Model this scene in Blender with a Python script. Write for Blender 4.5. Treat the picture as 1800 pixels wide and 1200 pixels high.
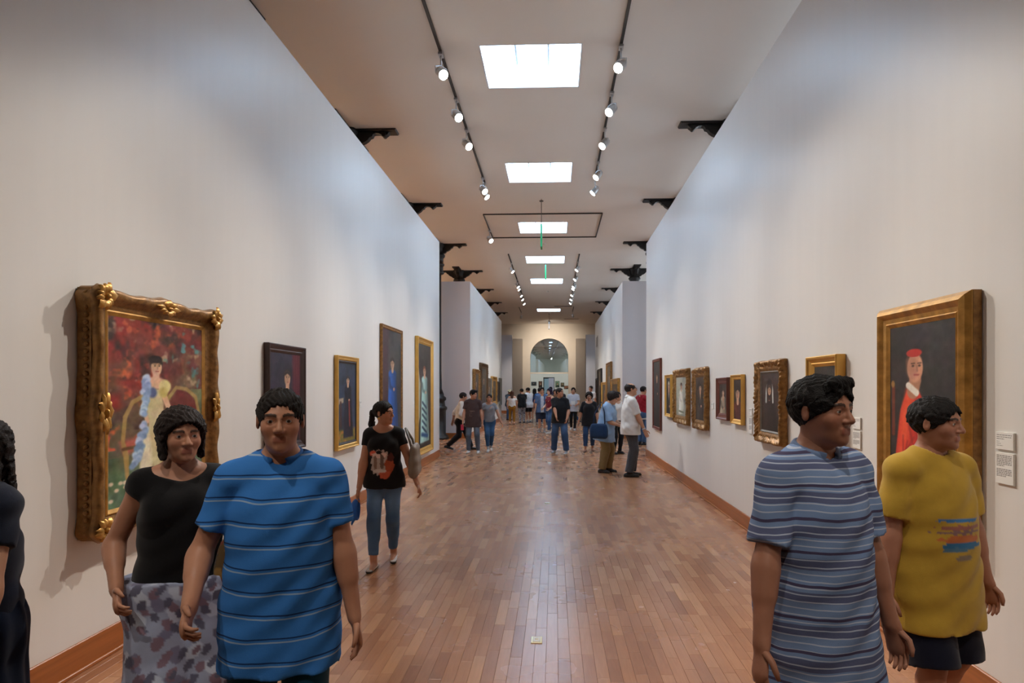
import bpy, math, random
import numpy as np
from mathutils import Matrix, Vector, Euler

for o in list(bpy.data.objects):
    bpy.data.objects.remove(o)
SC = bpy.context.scene
COL = SC.collection

# ------------------------------------------------------------------ camera
CAM_H = 1.62
YAW = math.atan(41.7 / 1100.0)
cam = bpy.data.cameras.new('camera')
cam.sensor_width = 36.0
cam.lens = 36.0 * 1100.0 / 1800.0
cam.shift_x = -32.3 / 1800.0
cam.shift_y = 82.0 / 1800.0
cam.clip_start = 0.05
cam_o = bpy.data.objects.new('camera', cam)
cam_o.location = (0, 0, CAM_H)
cam_o.rotation_euler = (math.pi / 2, 0, YAW)
COL.objects.link(cam_o)
SC.camera = cam_o

# ------------------------------------------------------------------ world, exposure
w = bpy.data.worlds.new('sky')
w.use_nodes = True
w.node_tree.nodes['Background'].inputs[0].default_value = (0.62, 0.75, 1.0, 1)
w.node_tree.nodes['Background'].inputs[1].default_value = 1.0
SC.world = w
SC.view_settings.view_transform = 'Standard'
SC.view_settings.look = 'None'
SC.view_settings.gamma = 1.0
SC.view_settings.use_curve_mapping = False
SC.view_settings.exposure = 0.0
try:
    SC.cycles.max_bounces = 7; SC.cycles.diffuse_bounces = 4; SC.cycles.glossy_bounces = 3; SC.cycles.transmission_bounces = 2
    SC.cycles.caustics_reflective = False; SC.cycles.caustics_refractive = False
except Exception:
    pass
SKY_EMIT = 22.0           # brightness of the daylit skylight glazing
SPOT_W = 600.0           # track spotlight power
SKY_COL = (0.52, 0.74, 1.0)
SPOT_COL = (1.0, 0.91, 0.79)

# ------------------------------------------------------------------ helpers
def lin(c):
    c = np.asarray(c, float) / 255.0
    return np.where(c <= 0.04045, c / 12.92, ((c + 0.055) / 1.055) ** 2.4)

def L4(c):
    return tuple(float(x) for x in lin(c)) + (1.0,)

def tag(o, label=None, cat=None, group=None, kind=None):
    if label: o['label'] = label
    if cat: o['category'] = cat
    if group: o['group'] = group
    if kind: o['kind'] = kind
    return o

def empty(name, loc=(0, 0, 0), rz=0.0, label=None, cat=None, group=None):
    o = bpy.data.objects.new(name, None)
    o.empty_display_size = 0.1
    o.location = loc
    o.rotation_euler = (0, 0, rz)
    COL.objects.link(o)
    return tag(o, label, cat, group)

def link(name, me, mat=None, parent=None):
    o = bpy.data.objects.new(name, me)
    if mat is not None and len(me.materials) == 0:
        me.materials.append(mat)
    o.parent = parent
    COL.objects.link(o)
    return o

def np_mesh(name, V, F, smooth=False, col=None):
    """V (n,3), F (m,k) numpy, k = 3 or 4"""
    V = np.ascontiguousarray(V, np.float32); F = np.ascontiguousarray(F, np.int32)
    me = bpy.data.meshes.new(name)
    n, k = F.shape
    me.vertices.add(len(V)); me.vertices.foreach_set('co', V.ravel())
    me.loops.add(n * k); me.loops.foreach_set('vertex_index', F.ravel())
    me.polygons.add(n)
    me.polygons.foreach_set('loop_start', np.arange(0, n * k, k, dtype=np.int32))
    try:
        me.polygons.foreach_set('loop_total', np.full(n, k, np.int32))
    except Exception:
        pass
    me.polygons.foreach_set('use_smooth', np.full(n, bool(smooth)))
    if col is not None:
        a = me.color_attributes.new('Col', 'FLOAT_COLOR', 'POINT')
        c = np.ones((len(V), 4), np.float32); c[:, :3] = col
        a.data.foreach_set('color', c.ravel())
    me.update(calc_edges=True)
    me.validate()
    return me

class MB:
    """collects simple shapes into one mesh"""
    def __init__(s): s.v = []; s.f = []; s.sm = []
    def add(s, v, f, smooth=False):
        b = len(s.v); s.v += [tuple(p) for p in v]
        s.f += [tuple(i + b for i in q) for q in f]; s.sm += [smooth] * len(f)
        return s
    def box(s, x0, x1, y0, y1, z0, z1):
        v = [(x, y, z) for x in (x0, x1) for y in (y0, y1) for z in (z0, z1)]
        return s.add(v, [(0, 1, 3, 2), (4, 6, 7, 5), (0, 4, 5, 1), (2, 3, 7, 6), (0, 2, 6, 4), (1, 5, 7, 3)])
    def bevbox(s, x0, x1, y0, y1, z0, z1, b):
        # box whose top and bottom edges are chamfered
        def ring(d, z): return [(x0 + d, y0 + d, z), (x1 - d, y0 + d, z), (x1 - d, y1 - d, z), (x0 + d, y1 - d, z)]
        v = ring(b, z0) + ring(0, z0 + b) + ring(0, z1 - b) + ring(b, z1)
        f = [(3, 2, 1, 0), (12, 13, 14, 15)]
        for k in range(3):
            for i in range(4):
                j = (i + 1) % 4
                f.append((k * 4 + i, k * 4 + j, k * 4 + 4 + j, k * 4 + 4 + i))
        return s.add(v, f)
    def lathe(s, prof, n=20, c=(0, 0, 0), M=None, smooth=True, caps=True):
        v = []; f = []
        for r, z in prof:
            for i in range(n):
                a = 2 * math.pi * i / n
                p = Vector((r * math.cos(a), r * math.sin(a), z))
                if M is not None: p = M @ p
                v.append((p[0] + c[0], p[1] + c[1], p[2] + c[2]))
        for k in range(len(prof) - 1):
            for i in range(n):
                j = (i + 1) % n
                f.append((k * n + i, k * n + j, k * n + n + j, k * n + n + i))
        s.add(v, f, smooth)
        if caps:
            s.f.append(tuple(len(s.v) - len(v) + i for i in reversed(range(n)))); s.sm.append(False)
            s.f.append(tuple(len(s.v) - n + i for i in range(n))); s.sm.append(False)
        return s
    def tube(s, pts, rad, n=8, smooth=True):
        P = [Vector(p) for p in pts]
        rad = list(rad) if hasattr(rad, '__len__') else [rad] * len(P)
        v = []; f = []
        up = None
        for k, p in enumerate(P):
            d = (P[min(k + 1, len(P) - 1)] - P[max(k - 1, 0)]).normalized()
            if up is None:
                up = Vector((0, 0, 1)) if abs(d.z) < 0.9 else Vector((1, 0, 0))
            a = d.cross(up).normalized(); b = a.cross(d).normalized(); up = b
            for i in range(n):
                t = 2 * math.pi * i / n
                v.append(p + (a * math.cos(t) + b * math.sin(t)) * rad[k])
        for k in range(len(P) - 1):
            for i in range(n):
                j = (i + 1) % n
                f.append((k * n + i, k * n + j, k * n + n + j, k * n + n + i))
        f.append(tuple(reversed(range(n)))); f.append(tuple((len(P) - 1) * n + i for i in range(n)))
        return s.add(v, f, smooth)
    def prism(s, poly, a0, a1, axes='xz', M=None):
        # polygon in the two named axes extruded along the third from a0 to a1
        n = len(poly); v = []
        for a in (a0, a1):
            for p, q in poly:
                if axes == 'xz': r = (p, a, q)
                elif axes == 'yz': r = (a, p, q)
                else: r = (p, q, a)
                if M is not None: r = tuple(M @ Vector(r))
                v.append(r)
        f = [tuple(range(n)), tuple(reversed(range(n, 2 * n)))]
        for i in range(n):
            j = (i + 1) % n
            f.append((i, i + n, j + n, j))
        return s.add(v, f)
    def mesh(s, name):
        me = bpy.data.meshes.new(name)
        me.from_pydata(s.v, [], s.f)
        me.polygons.foreach_set('use_smooth', s.sm)
        me.update()
        import bmesh
        bm = bmesh.new(); bm.from_mesh(me)
        bmesh.ops.recalc_face_normals(bm, faces=bm.faces); bm.to_mesh(me); bm.free()
        return me
    def build(s, name, mat, parent=None):
        return link(name, s.mesh(name), mat, parent)

# ------------------------------------------------------------------ materials
def new_mat(name):
    m = bpy.data.materials.new(name); m.use_nodes = True
    nt = m.node_tree
    return m, nt, nt.nodes['Principled BSDF'], nt.nodes.new, nt.links.new

def simple(name, col, rough=0.5, metal=0.0, bump=0.0, bscale=60.0, var=0.0, vscale=8.0, stretch=(1, 1, 1), spec=0.5, coord='Object'):
    m, nt, b, N, K = new_mat(name)
    b.inputs['Base Color'].default_value = L4(col)
    b.inputs['Roughness'].default_value = rough
    b.inputs['Metallic'].default_value = metal
    b.inputs['Specular IOR Level'].default_value = spec
    tc = N('ShaderNodeTexCoord'); mp = N('ShaderNodeMapping'); mp.inputs['Scale'].default_value = stretch
    K(tc.outputs[coord], mp.inputs['Vector'])
    if var > 0:
        nz = N('ShaderNodeTexNoise'); nz.inputs['Scale'].default_value = vscale; nz.inputs['Detail'].default_value = 6
        K(mp.outputs[0], nz.inputs['Vector'])
        mr = N('ShaderNodeMapRange'); mr.inputs['From Min'].default_value = 0.3; mr.inputs['From Max'].default_value = 0.7
        mr.inputs['To Min'].default_value = 1 - var; mr.inputs['To Max'].default_value = 1 + var
        K(nz.outputs['Fac'], mr.inputs['Value'])
        mx = N('ShaderNodeVectorMath'); mx.operation = 'SCALE'; mx.inputs[0].default_value = L4(col)[:3]
        K(mr.outputs[0], mx.inputs['Scale']); K(mx.outputs[0], b.inputs['Base Color'])
    if bump > 0:
        nz = N('ShaderNodeTexNoise'); nz.inputs['Scale'].default_value = bscale; nz.inputs['Detail'].default_value = 4
        K(mp.outputs[0], nz.inputs['Vector'])
        bp = N('ShaderNodeBump'); bp.inputs['Strength'].default_value = bump; bp.inputs['Distance'].default_value = 0.01
        K(nz.outputs['Fac'], bp.inputs['Height']); K(bp.outputs[0], b.inputs['Normal'])
    return m

def emit(name, col, strength):
    m, nt, b, N, K = new_mat(name)
    b.inputs['Base Color'].default_value = (0.8, 0.8, 0.8, 1)
    b.inputs['Emission Color'].default_value = tuple(col) + (1,)
    b.inputs['Emission Strength'].default_value = strength
    return m

def vcol_mat(name, rough, bump=0.0, bscale=300.0, var=0.06, vscale=30.0, spec=0.3, sheen=0.0):
    m, nt, b, N, K = new_mat(name)
    at = N('ShaderNodeVertexColor'); at.layer_name = 'Col'
    tc = N('ShaderNodeTexCoord')
    nz = N('ShaderNodeTexNoise'); nz.inputs['Scale'].default_value = vscale; nz.inputs['Detail'].default_value = 5
    K(tc.outputs['Object'], nz.inputs['Vector'])
    mr = N('ShaderNodeMapRange'); mr.inputs['From Min'].default_value = 0.3; mr.inputs['From Max'].default_value = 0.7
    mr.inputs['To Min'].default_value = 1 - var; mr.inputs['To Max'].default_value = 1 + var
    K(nz.outputs['Fac'], mr.inputs['Value'])
    mx = N('ShaderNodeVectorMath'); mx.operation = 'SCALE'
    K(at.outputs['Color'], mx.inputs[0]); K(mr.outputs[0], mx.inputs['Scale'])
    K(mx.outputs[0], b.inputs['Base Color'])
    b.inputs['Roughness'].default_value = rough
    b.inputs['Specular IOR Level'].default_value = spec
    if sheen: b.inputs['Sheen Weight'].default_value = sheen
    if bump:
        n2 = N('ShaderNodeTexNoise'); n2.inputs['Scale'].default_value = bscale; n2.inputs['Detail'].default_value = 3
        K(tc.outputs['Object'], n2.inputs['Vector'])
        bp = N('ShaderNodeBump'); bp.inputs['Strength'].default_value = bump; bp.inputs['Distance'].default_value = 0.004
        K(n2.outputs['Fac'], bp.inputs['Height']); K(bp.outputs[0], b.inputs['Normal'])
    return m

def wood_floor(name, src):
    """parquet: tint per plank, long grain; src 'object' or 'island' gives the random number"""
    m, nt, b, N, K = new_mat(name)
    if src == 'object':
        rn = N('ShaderNodeObjectInfo').outputs['Random']
    else:
        rn = N('ShaderNodeNewGeometry').outputs['Random Per Island']
    geo = N('ShaderNodeNewGeometry')
    off = N('ShaderNodeCombineXYZ')
    mu = N('ShaderNodeMath'); mu.operation = 'MULTIPLY'; mu.inputs[1].default_value = 37.0
    K(rn, mu.inputs[0]); K(mu.outputs[0], off.inputs[0]); K(mu.outputs[0], off.inputs[1])
    ad = N('ShaderNodeVectorMath'); ad.operation = 'ADD'
    K(geo.outputs['Position'], ad.inputs[0]); K(off.outputs[0], ad.inputs[1])
    mp = N('ShaderNodeMapping'); mp.inputs['Scale'].default_value = (26, 2.2, 10)
    K(ad.outputs[0], mp.inputs['Vector'])
    nz = N('ShaderNodeTexNoise'); nz.inputs['Scale'].default_value = 1.6; nz.inputs['Detail'].default_value = 7; nz.inputs['Distortion'].default_value = 1.2
    K(mp.outputs[0], nz.inputs['Vector'])
    rp = N('ShaderNodeValToRGB'); e = rp.color_ramp
    e.elements[0].position = 0.0; e.elements[0].color = L4((150, 101, 71))
    e.elements[1].position = 1.0; e.elements[1].color = L4((190, 140, 101))
    for p, c in ((0.22, (164, 113, 80)), (0.5, (170, 119, 85)), (0.78, (177, 126, 91))):
        q = e.elements.new(p); q.color = L4(c)
    K(rn, rp.inputs[0])
    mr = N('ShaderNodeMapRange'); mr.inputs['From Min'].default_value = 0.25; mr.inputs['From Max'].default_value = 0.75
    mr.inputs['To Min'].default_value = 0.90; mr.inputs['To Max'].default_value = 1.09
    K(nz.outputs['Fac'], mr.inputs['Value'])
    mx = N('ShaderNodeVectorMath'); mx.operation = 'SCALE'
    K(rp.outputs[0], mx.inputs[0]); K(mr.outputs[0], mx.inputs['Scale']); K(mx.outputs[0], b.inputs['Base Color'])
    n2 = N('ShaderNodeTexNoise'); n2.inputs['Scale'].default_value = 1.3; n2.inputs['Detail'].default_value = 4
    K(geo.outputs['Position'], n2.inputs['Vector'])
    m2 = N('ShaderNodeMapRange'); m2.inputs['To Min'].default_value = 0.20; m2.inputs['To Max'].default_value = 0.33
    K(n2.outputs['Fac'], m2.inputs['Value']); K(m2.outputs[0], b.inputs['Roughness'])
    bp = N('ShaderNodeBump'); bp.inputs['Strength'].default_value = 0.06; bp.inputs['Distance'].default_value = 0.004
    if src == 'object':
        K(nz.outputs['Fac'], bp.inputs['Height']); K(bp.outputs[0], b.inputs['Normal'])
    b.inputs['Specular IOR Level'].default_value = 0.6
    return m

M = {}
M['wall'] = simple('wall_paint', (226, 223, 219), 0.40, bump=0.018, bscale=5.0, stretch=(6, 6, 0.5), var=0.012, vscale=1.5, spec=0.5, coord='Object')
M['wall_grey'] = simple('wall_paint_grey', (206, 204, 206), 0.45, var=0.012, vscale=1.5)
M['beige'] = simple('beige_plaster', (214, 200, 182), 0.7, var=0.02, vscale=2)
M['taupe'] = simple('taupe_plaster', (150, 138, 126), 0.7, var=0.02, vscale=2)
M['ceiling'] = simple('ceiling_paint', (236, 230, 222), 0.75, var=0.012, vscale=0.8)
M['shaft'] = simple('shaft_white', (240, 242, 244), 0.7)
M['base'] = simple('baseboard_wood', (158, 92, 44), 0.35, var=0.16, vscale=3, stretch=(3, 0.6, 14), bump=0.03)
M['subfloor'] = simple('joint_dark', (84, 54, 38), 0.6)
M['plank'] = wood_floor('parquet_plank', 'object')
M['planks'] = wood_floor('parquet_field', 'island')
M['iron'] = simple('dark_iron', (30, 27, 26), 0.38, metal=0.2, var=0.2, vscale=10, bump=0.08, bscale=40)
M['track'] = simple('track_black', (52, 46, 42), 0.5, metal=0.3)
M['silver'] = simple('lamp_silver', (196, 196, 196), 0.32, metal=0.7)
M['lens'] = emit('lamp_lens', (1.0, 0.93, 0.84), 30.0)
try: M['lens'].cycles.emission_sampling = 'NONE'
except Exception: pass
M['sidelight'] = emit('aisle_window_light', (0.70, 0.84, 1.0), 4.0)
M['pane'] = emit('skylight_glazing', SKY_COL, SKY_EMIT)
M['bar'] = simple('glazing_bar', (205, 212, 222), 0.5)
M['green'] = simple('green_acrylic', (24, 160, 92), 0.25)
M['wire'] = simple('steel_wire', (110, 104, 98), 0.4, metal=0.6)
M['white'] = simple('white_plastic', (228, 226, 220), 0.5)
M['dark'] = simple('dark_slot', (70, 60, 54), 0.7)
M['brass'] = simple('brass_plate', (216, 200, 160), 0.35, metal=0.6)
M['gold'] = simple('gilt_gold', (190, 142, 72), 0.36, metal=0.5, var=0.3, vscale=14, bump=0.12, bscale=50)
M['gold_dark'] = simple('gilt_worn', (146, 106, 58), 0.42, metal=0.4, var=0.4, vscale=24, bump=0.25, bscale=60)
M['gold_pale'] = simple('gilt_pale', (220, 172, 88), 0.42, metal=0.55, var=0.08, vscale=9)
M['umber'] = simple('frame_umber', (92, 66, 40), 0.45, metal=0.3, var=0.3, vscale=12, bump=0.1)
M['darkwood'] = simple('frame_darkwood', (54, 30, 24), 0.35, var=0.25, vscale=9, stretch=(6, 1, 6), bump=0.05)
M['redwood'] = simple('frame_redwood', (104, 48, 34), 0.35, var=0.25, vscale=9, stretch=(6, 1, 6), bump=0.05)
M['blackwood'] = simple('frame_black', (36, 31, 29), 0.4, var=0.2, vscale=9)
M['linen'] = simple('frame_grey', (120, 114, 104), 0.6, var=0.15, vscale=20)
M['canvas'] = vcol_mat('oil_paint', 0.45, bump=0.10, bscale=180, var=0.05, vscale=60, spec=0.4)
M['card'] = vcol_mat('label_card', 0.7, var=0.01)
M['skin'] = vcol_mat('skin', 0.48, bump=0.03, bscale=260, var=0.035, vscale=22, spec=0.4)
M['cloth'] = vcol_mat('cloth', 0.88, bump=0.22, bscale=420, var=0.07, vscale=16, spec=0.2, sheen=0.15)
M['hairm'] = vcol_mat('hair', 0.58, bump=0.9, bscale=210, var=0.4, vscale=90, spec=0.22)
M['shoe'] = vcol_mat('shoe_leather', 0.5, bump=0.05, var=0.05, spec=0.4)
M['eye'] = vcol_mat('eye', 0.15, var=0.0, spec=0.6)
M['sole'] = simple('shoe_sole', (214, 212, 206), 0.7)
M['sole_dark'] = simple('shoe_sole_dark', (40, 34, 30), 0.7)

def glass_mat():
    m, nt, b, N, K = new_mat('arch_glass')
    out = nt.nodes['Material Output']
    g = N('ShaderNodeBsdfGlossy'); g.inputs['Roughness'].default_value = 0.01; g.inputs['Color'].default_value = (0.85, 0.93, 1, 1)
    t = N('ShaderNodeBsdfTransparent'); t.inputs['Color'].default_value = (0.86, 0.92, 0.90, 1)
    mx = N('ShaderNodeMixShader'); mx.inputs[0].default_value = 0.30
    K(t.outputs[0], mx.inputs[1]); K(g.outputs[0], mx.inputs[2]); K(mx.outputs[0], out.inputs['Surface'])
    return m
M['glass'] = glass_mat()
# ================================================================== the setting
XL, XR, WALL_TOP = -2.72, 2.21, 5.08          # corridor wall faces, partition height
CEIL = 6.2
Y_END = 44.6                                  # end wall with the arch
XO0, XO1 = -7.2, 6.6                          # outer walls of the hall
Y_BACK = -9.0
XC = -0.315                                   # middle of the hall
SKY_Y = [-6.4, -2.0, 2.4 + 0.1, 8.94 - 4.42, 8.94, 13.33, 17.9, 22.35, 26.83, 36.8]
SKY_Y = [ 8.94, 13.33, 17.9, 22.35, 26.83, 36.8]
SW, SL = 0.70, 0.61

def struct(name, mb, mat, parent=None):
    o = mb.build(name, mat, parent)
    if parent is None: tag(o, kind='structure')
    return o

# ---- floor: dark bed with parquet planks laid on it along the hall
fl = struct('floor', MB().box(XO0 - .3, XO1 + .3, Y_BACK - .3, 66, -0.3, -0.012), M['subfloor'])
PW = 0.0722
rng = random.Random(5)
def plank_mesh(L):
    g = 0.0005; b = 0.0010
    mb = MB()
    x = PW / 2 - g; y = L / 2 - g
    def ring(d, z): return [(-x + d, -y + d, z), (x - d, -y + d, z), (x - d, y - d, z), (-x + d, y - d, z)]
    v = ring(0, -0.0115) + ring(0, -b) + ring(b, 0.0)
    f = [(8, 9, 10, 11)]
    for k in range(2):
        for i in range(4):
            j = (i + 1) % 4
            f.append((k * 4 + i, k * 4 + j, k * 4 + 4 + j, k * 4 + 4 + i))
    mb.add(v, f)
    return mb, v, f
LENS = (0.30, 0.36, 0.42, 0.5, 0.95)
PM = {L: plank_mesh(L) for L in LENS}
near = []; rest = []
nrow = int((5.1 + 5.3) / PW)
def vis(x, y):
    cs, sn = math.cos(YAW), math.sin(YAW)
    xc = x * cs + y * sn; zc = -x * sn + y * cs
    if zc < 0.5: return False
    px = 932.3 + 1100 * xc / zc; py = 682 + 1100 * CAM_H / zc
    return -30 < px < 1830 and py < 1225
for r in range(nrow):
    x = XL + PW / 2 + (r - int((XL + 5.3) / PW)) * PW
    y = -2.5 + rng.uniform(0, .4)
    while y < Y_END + .2:
        L = rng.choice(LENS[:4]) if abs(x + .11) > .11 else .95
        yc = y + L / 2
        inside = XL < x < XR
        if yc > 0.5 or abs(x) < 8:
            (near if (inside and vis(x, yc - L / 2)) else rest).append((x, yc, L))
        y += L
near.sort(key=lambda p: p[1])
rest += near[300:]; near = near[:300]
pmesh = {}
for L in LENS:
    pmesh[L] = PM[L][0].mesh('plank'); pmesh[L].materials.append(M['plank'])
for x, y, L in near:
    o = bpy.data.objects.new('plank', pmesh[L]); o.location = (x, y, 0); o.parent = fl
    COL.objects.link(o)
VV = []; FF = []; base = 0
for x, y, L in rest:
    _, v, f = PM[L]
    if y > 6.0:                        # farther off the edges are too fine to see: bare plank tops, joints closing up with distance
        g_ = .0006 if y < 9 else 0.0
        h_ = PW / 2 - g_; l_ = L / 2 - g_; v = [(-h_, -l_, 0), (h_, -l_, 0), (h_, l_, 0), (-h_, l_, 0)]; f = [(0, 1, 2, 3)]
    VV.append(np.array(v) + (x, y, 0)); FF.append(np.array(f) + base); base += len(v)
o = link('parquet', np_mesh('parquet', np.vstack(VV), np.vstack(FF)), M['planks'], fl)
tag(o, kind='stuff')

struct('floor_beyond', MB().box(-4.8, 4.1, Y_END + .2, 66, -.011, 0), M['planks'])
struct('floor_aisle_left', MB().box(XO0 - .3, -5.31, Y_BACK, Y_END, -.011, 0), M['planks'])
struct('floor_aisle_right', MB().box(5.12, XO1 + .3, Y_BACK, Y_END, -.011, 0), M['planks'])
struct('floor_behind', MB().box(-5.31, 5.12, Y_BACK, -2.1, -.011, .0005), M['planks'])
# ---- ceiling with square openings, shafts and glazing
cl = MB()
ys = [Y_BACK - .3]
for y in SKY_Y: ys += [y - SL, y + SL]
ys.append(Y_END + .4)
for i in range(len(ys) - 1):
    a, b = ys[i], ys[i + 1]
    if i % 2 == 0:
        cl.box(XO0 - .3, XO1 + .3, a, b, CEIL, CEIL + .2)
    else:
        cl.box(XO0 - .3, XC - SW, a, b, CEIL, CEIL + .2)
        cl.box(XC + SW, XO1 + .3, a, b, CEIL, CEIL + .2)
struct('ceiling', cl, M['ceiling'])
SKYLAB = ['largest and nearest', 'second nearest', 'third nearest, ringed by the thin track',
          'fourth nearest', 'fifth nearest', 'farthest, before the arched end wall']
SHAFT = 0.30
for k, y in enumerate(SKY_Y):
    r = empty('skylight', (XC, y, CEIL), 0, 'square white daylight skylight in the ceiling, ' + SKYLAB[k], 'skylight', 'ceiling skylights')
    t = .06
    c_, d_ = SW - .002, SL - .002; t = .02
    MB().box(-c_, -c_ + t, -d_, d_, .001, SHAFT).box(c_ - t, c_, -d_, d_, .001, SHAFT) \
        .box(-c_ + t, c_ - t, -d_, -d_ + t, .001, SHAFT).box(-c_ + t, c_ - t, d_ - t, d_, .001, SHAFT).build('shaft', M['shaft'], r)
    MB().box(-c_, c_, -d_, d_, SHAFT, SHAFT + .03).build('pane', M['pane'], r)
    for sx in (-SW / 3, SW / 3):
        MB().bevbox(sx - .018, sx + .018, -SL + .023, SL - .023, SHAFT - .06, SHAFT - .001, .005).build('glazing_bar', M['bar'], r)

# ---- walls
struct('wall_left', MB().box(XL - .28, XL, Y_BACK, 14.75, 0, WALL_TOP), M['wall'])
struct('wall_right', MB().box(XR, XR + .28, Y_BACK, 15.1, 0, WALL_TOP), M['wall'])
# farther partitions: long face and the return that faces the viewer
struct('wall_left_far', MB().box(XL - .28, XL, 20.2, 32.3, 0, WALL_TOP), M['wall'])
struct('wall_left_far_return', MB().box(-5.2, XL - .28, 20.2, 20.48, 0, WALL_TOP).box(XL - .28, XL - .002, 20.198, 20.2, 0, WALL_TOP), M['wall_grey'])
struct('wall_right_far', MB().box(XR, XR + .28, 20.35, 33.8, 0, WALL_TOP), M['wall'])
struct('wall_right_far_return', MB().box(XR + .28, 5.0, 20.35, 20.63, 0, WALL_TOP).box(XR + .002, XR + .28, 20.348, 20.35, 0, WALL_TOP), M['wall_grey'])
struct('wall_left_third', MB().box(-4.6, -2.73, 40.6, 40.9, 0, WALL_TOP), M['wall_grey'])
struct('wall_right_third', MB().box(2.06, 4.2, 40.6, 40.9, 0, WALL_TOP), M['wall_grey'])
struct('wall_outer_left', MB().box(XO0 - .3, XO0, Y_BACK, Y_END, 0, CEIL), M['beige'])
struct('wall_outer_right', MB().box(XO1, XO1 + .3, Y_BACK, Y_END, 0, CEIL), M['beige'])
struct('wall_behind', MB().box(XO0, XO1, Y_BACK - .3, Y_BACK, 0, CEIL), M['wall'])
# tall daylit windows of the right aisle, hidden from the hall by the partitions
for k, y in enumerate((4.5, 9.0, 13.4, 17.8, 22.2, 26.6, 31.0)):
    wn = empty('window_%d' % (k + 2), (XO1, y, 2.6)); tag(wn, kind='structure')
    MB().box(-.05, -.001, -.9, .9, 0, 3.2).build('pane', M['sidelight'], wn)
    MB().box(-.09, -.05, -.95, -.88, -.05, 3.25).box(-.09, -.05, .88, .95, -.05, 3.25).box(-.09, -.05, -.88, .88, 3.18, 3.25).box(-.09, -.05, -.88, .88, -.05, .02).box(-.08, -.05, -.03, .03, .02, 3.18).build('window_frame', M['white'], wn)
# end wall with an arched opening
AR, ACX, ASP = 1.36, -0.345, 3.80
ew = MB()
pts = [(XO0, 0), (ACX - AR, 0)] + [(ACX - AR * math.cos(math.pi * i / 24), ASP + AR * math.sin(math.pi * i / 24)) for i in range(25)]
# build as strips so no concave polygon is needed
ew.box(XO0, ACX - AR, Y_END, Y_END + .4, 0, CEIL).box(ACX + AR, XO1, Y_END, Y_END + .4, 0, CEIL)
for i in range(24):
    x0 = ACX - AR * math.cos(math.pi * i / 24); x1 = ACX - AR * math.cos(math.pi * (i + 1) / 24)
    z0 = ASP + AR * math.sin(math.pi * i / 24); z1 = ASP + AR * math.sin(math.pi * (i + 1) / 24)
    ew.prism([(x0, z0), (x1, z1), (x1, CEIL), (x0, CEIL)], Y_END, Y_END + .4)
struct('wall_end', ew, M['beige'])
struct('wall_end_pier_left', MB().box(-2.92, -2.25, 44.0, Y_END, 0, 5.1), M['taupe'])
struct('wall_end_pier_right', MB().box(1.54, 2.18, 44.0, Y_END, 0, 5.1), M['taupe'])
# picture of the room beyond: its own walls and ceiling
struct('wall_beyond_left', MB().box(-4.8, -4.5, Y_END + .4, 60.6, 0, 5.6), M['beige'])
struct('wall_beyond_right', MB().box(3.8, 4.1, Y_END + .4, 60.6, 0, 5.6), M['beige'])
struct('wall_beyond_back', MB().box(-4.8, -0.98, 60.3, 60.6, 0, 5.6).box(-0.02, 4.1, 60.3, 60.6, 0, 5.6).box(-0.98, -0.02, 60.3, 60.6, 2.6, 5.6), M['wall'])
struct('wall_beyond_vestibule', MB().box(-1.5, .5, 62.4, 62.6, 0, 3.2), M['wall'])
struct('ceiling_beyond', MB().box(-4.8, 4.1, Y_END + .4, 62.6, 5.6, 5.8), M['ceiling'])
# glazing in the arch: two panes meeting at a slight angle
def arch_pane(side):
    n = 14; v = []; f = []
    ang = math.radians(0.8) * side
    xs = [ACX + (0 if side < 0 else 0)]
    P = []
    for i in range(n + 1):
        a = math.pi / 2 * i / n
        x = ACX + side * AR * math.sin(a); z = ASP + AR * math.cos(a)
        P.append((x, z))
    P.append((ACX + side * AR, 2.75)); P.append((ACX, 2.75))
    mb = MB()
    fr = []
    for x, z in P:
        y = Y_END + .2 + abs(x - ACX) * math.tan(math.radians(0.8))
        fr.append((x, y, z))
    bk = [(x, y + .012, z) for x, y, z in fr]
    n = len(fr)
    f = [tuple(range(n)), tuple(reversed(range(n, 2 * n)))] + [(i, (i + 1) % n, n + (i + 1) % n, n + i) for i in range(n)]
    mb.add(fr + bk, f)
    return mb
w1 = empty('window_1', (0, 0, 0)); tag(w1, kind='structure')
for s in (-1, 1): arch_pane(s).build('pane', M['glass'], w1)
MB().box(ACX - AR, ACX + AR, Y_END + .17, Y_END + .25, 2.66, 2.75).build('transom', M['beige'], w1)

# ---- baseboards (wide varnished board and a thin floor strip)
def baseb(name, x0, x1, y0, y1):
    o = MB().bevbox(x0, x1, y0, y1, 0, .168, .004).build(name, M['base']); tag(o, kind='structure'); return o
def shoe_strip(o, x0, x1, y0, y1):
    MB().bevbox(x0, x1, y0, y1, 0, .022, .004).build('floor_strip', M['base'], o)
b = baseb('baseboard_left', XL, XL + .016, Y_BACK, 14.766); shoe_strip(b, XL + .016, XL + .034, Y_BACK, 14.766)
b = baseb('baseboard_right', XR - .016, XR, Y_BACK, 15.116); shoe_strip(b, XR - .034, XR - .016, Y_BACK, 15.116)
baseb('baseboard_left_far', XL, XL + .016, 20.18, 32.3)
baseb('baseboard_left_far_return', -5.2, XL + .016, 20.164, 20.18 + .018)
baseb('baseboard_right_far', XR - .016, XR, 20.33, 33.8)
baseb('baseboard_right_far_return', XR - .016, 5.0, 20.314, 20.33 + .018)
baseb('baseboard_left_third', -4.6, -2.73, 40.584, 40.6)
baseb('baseboard_right_third', 2.06, 4.2, 40.584, 40.6)
baseb('baseboard_end_left', XO0, ACX - AR, Y_END - .016, Y_END)
baseb('baseboard_end_right', ACX + AR, XO1, Y_END - .016, Y_END)

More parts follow.
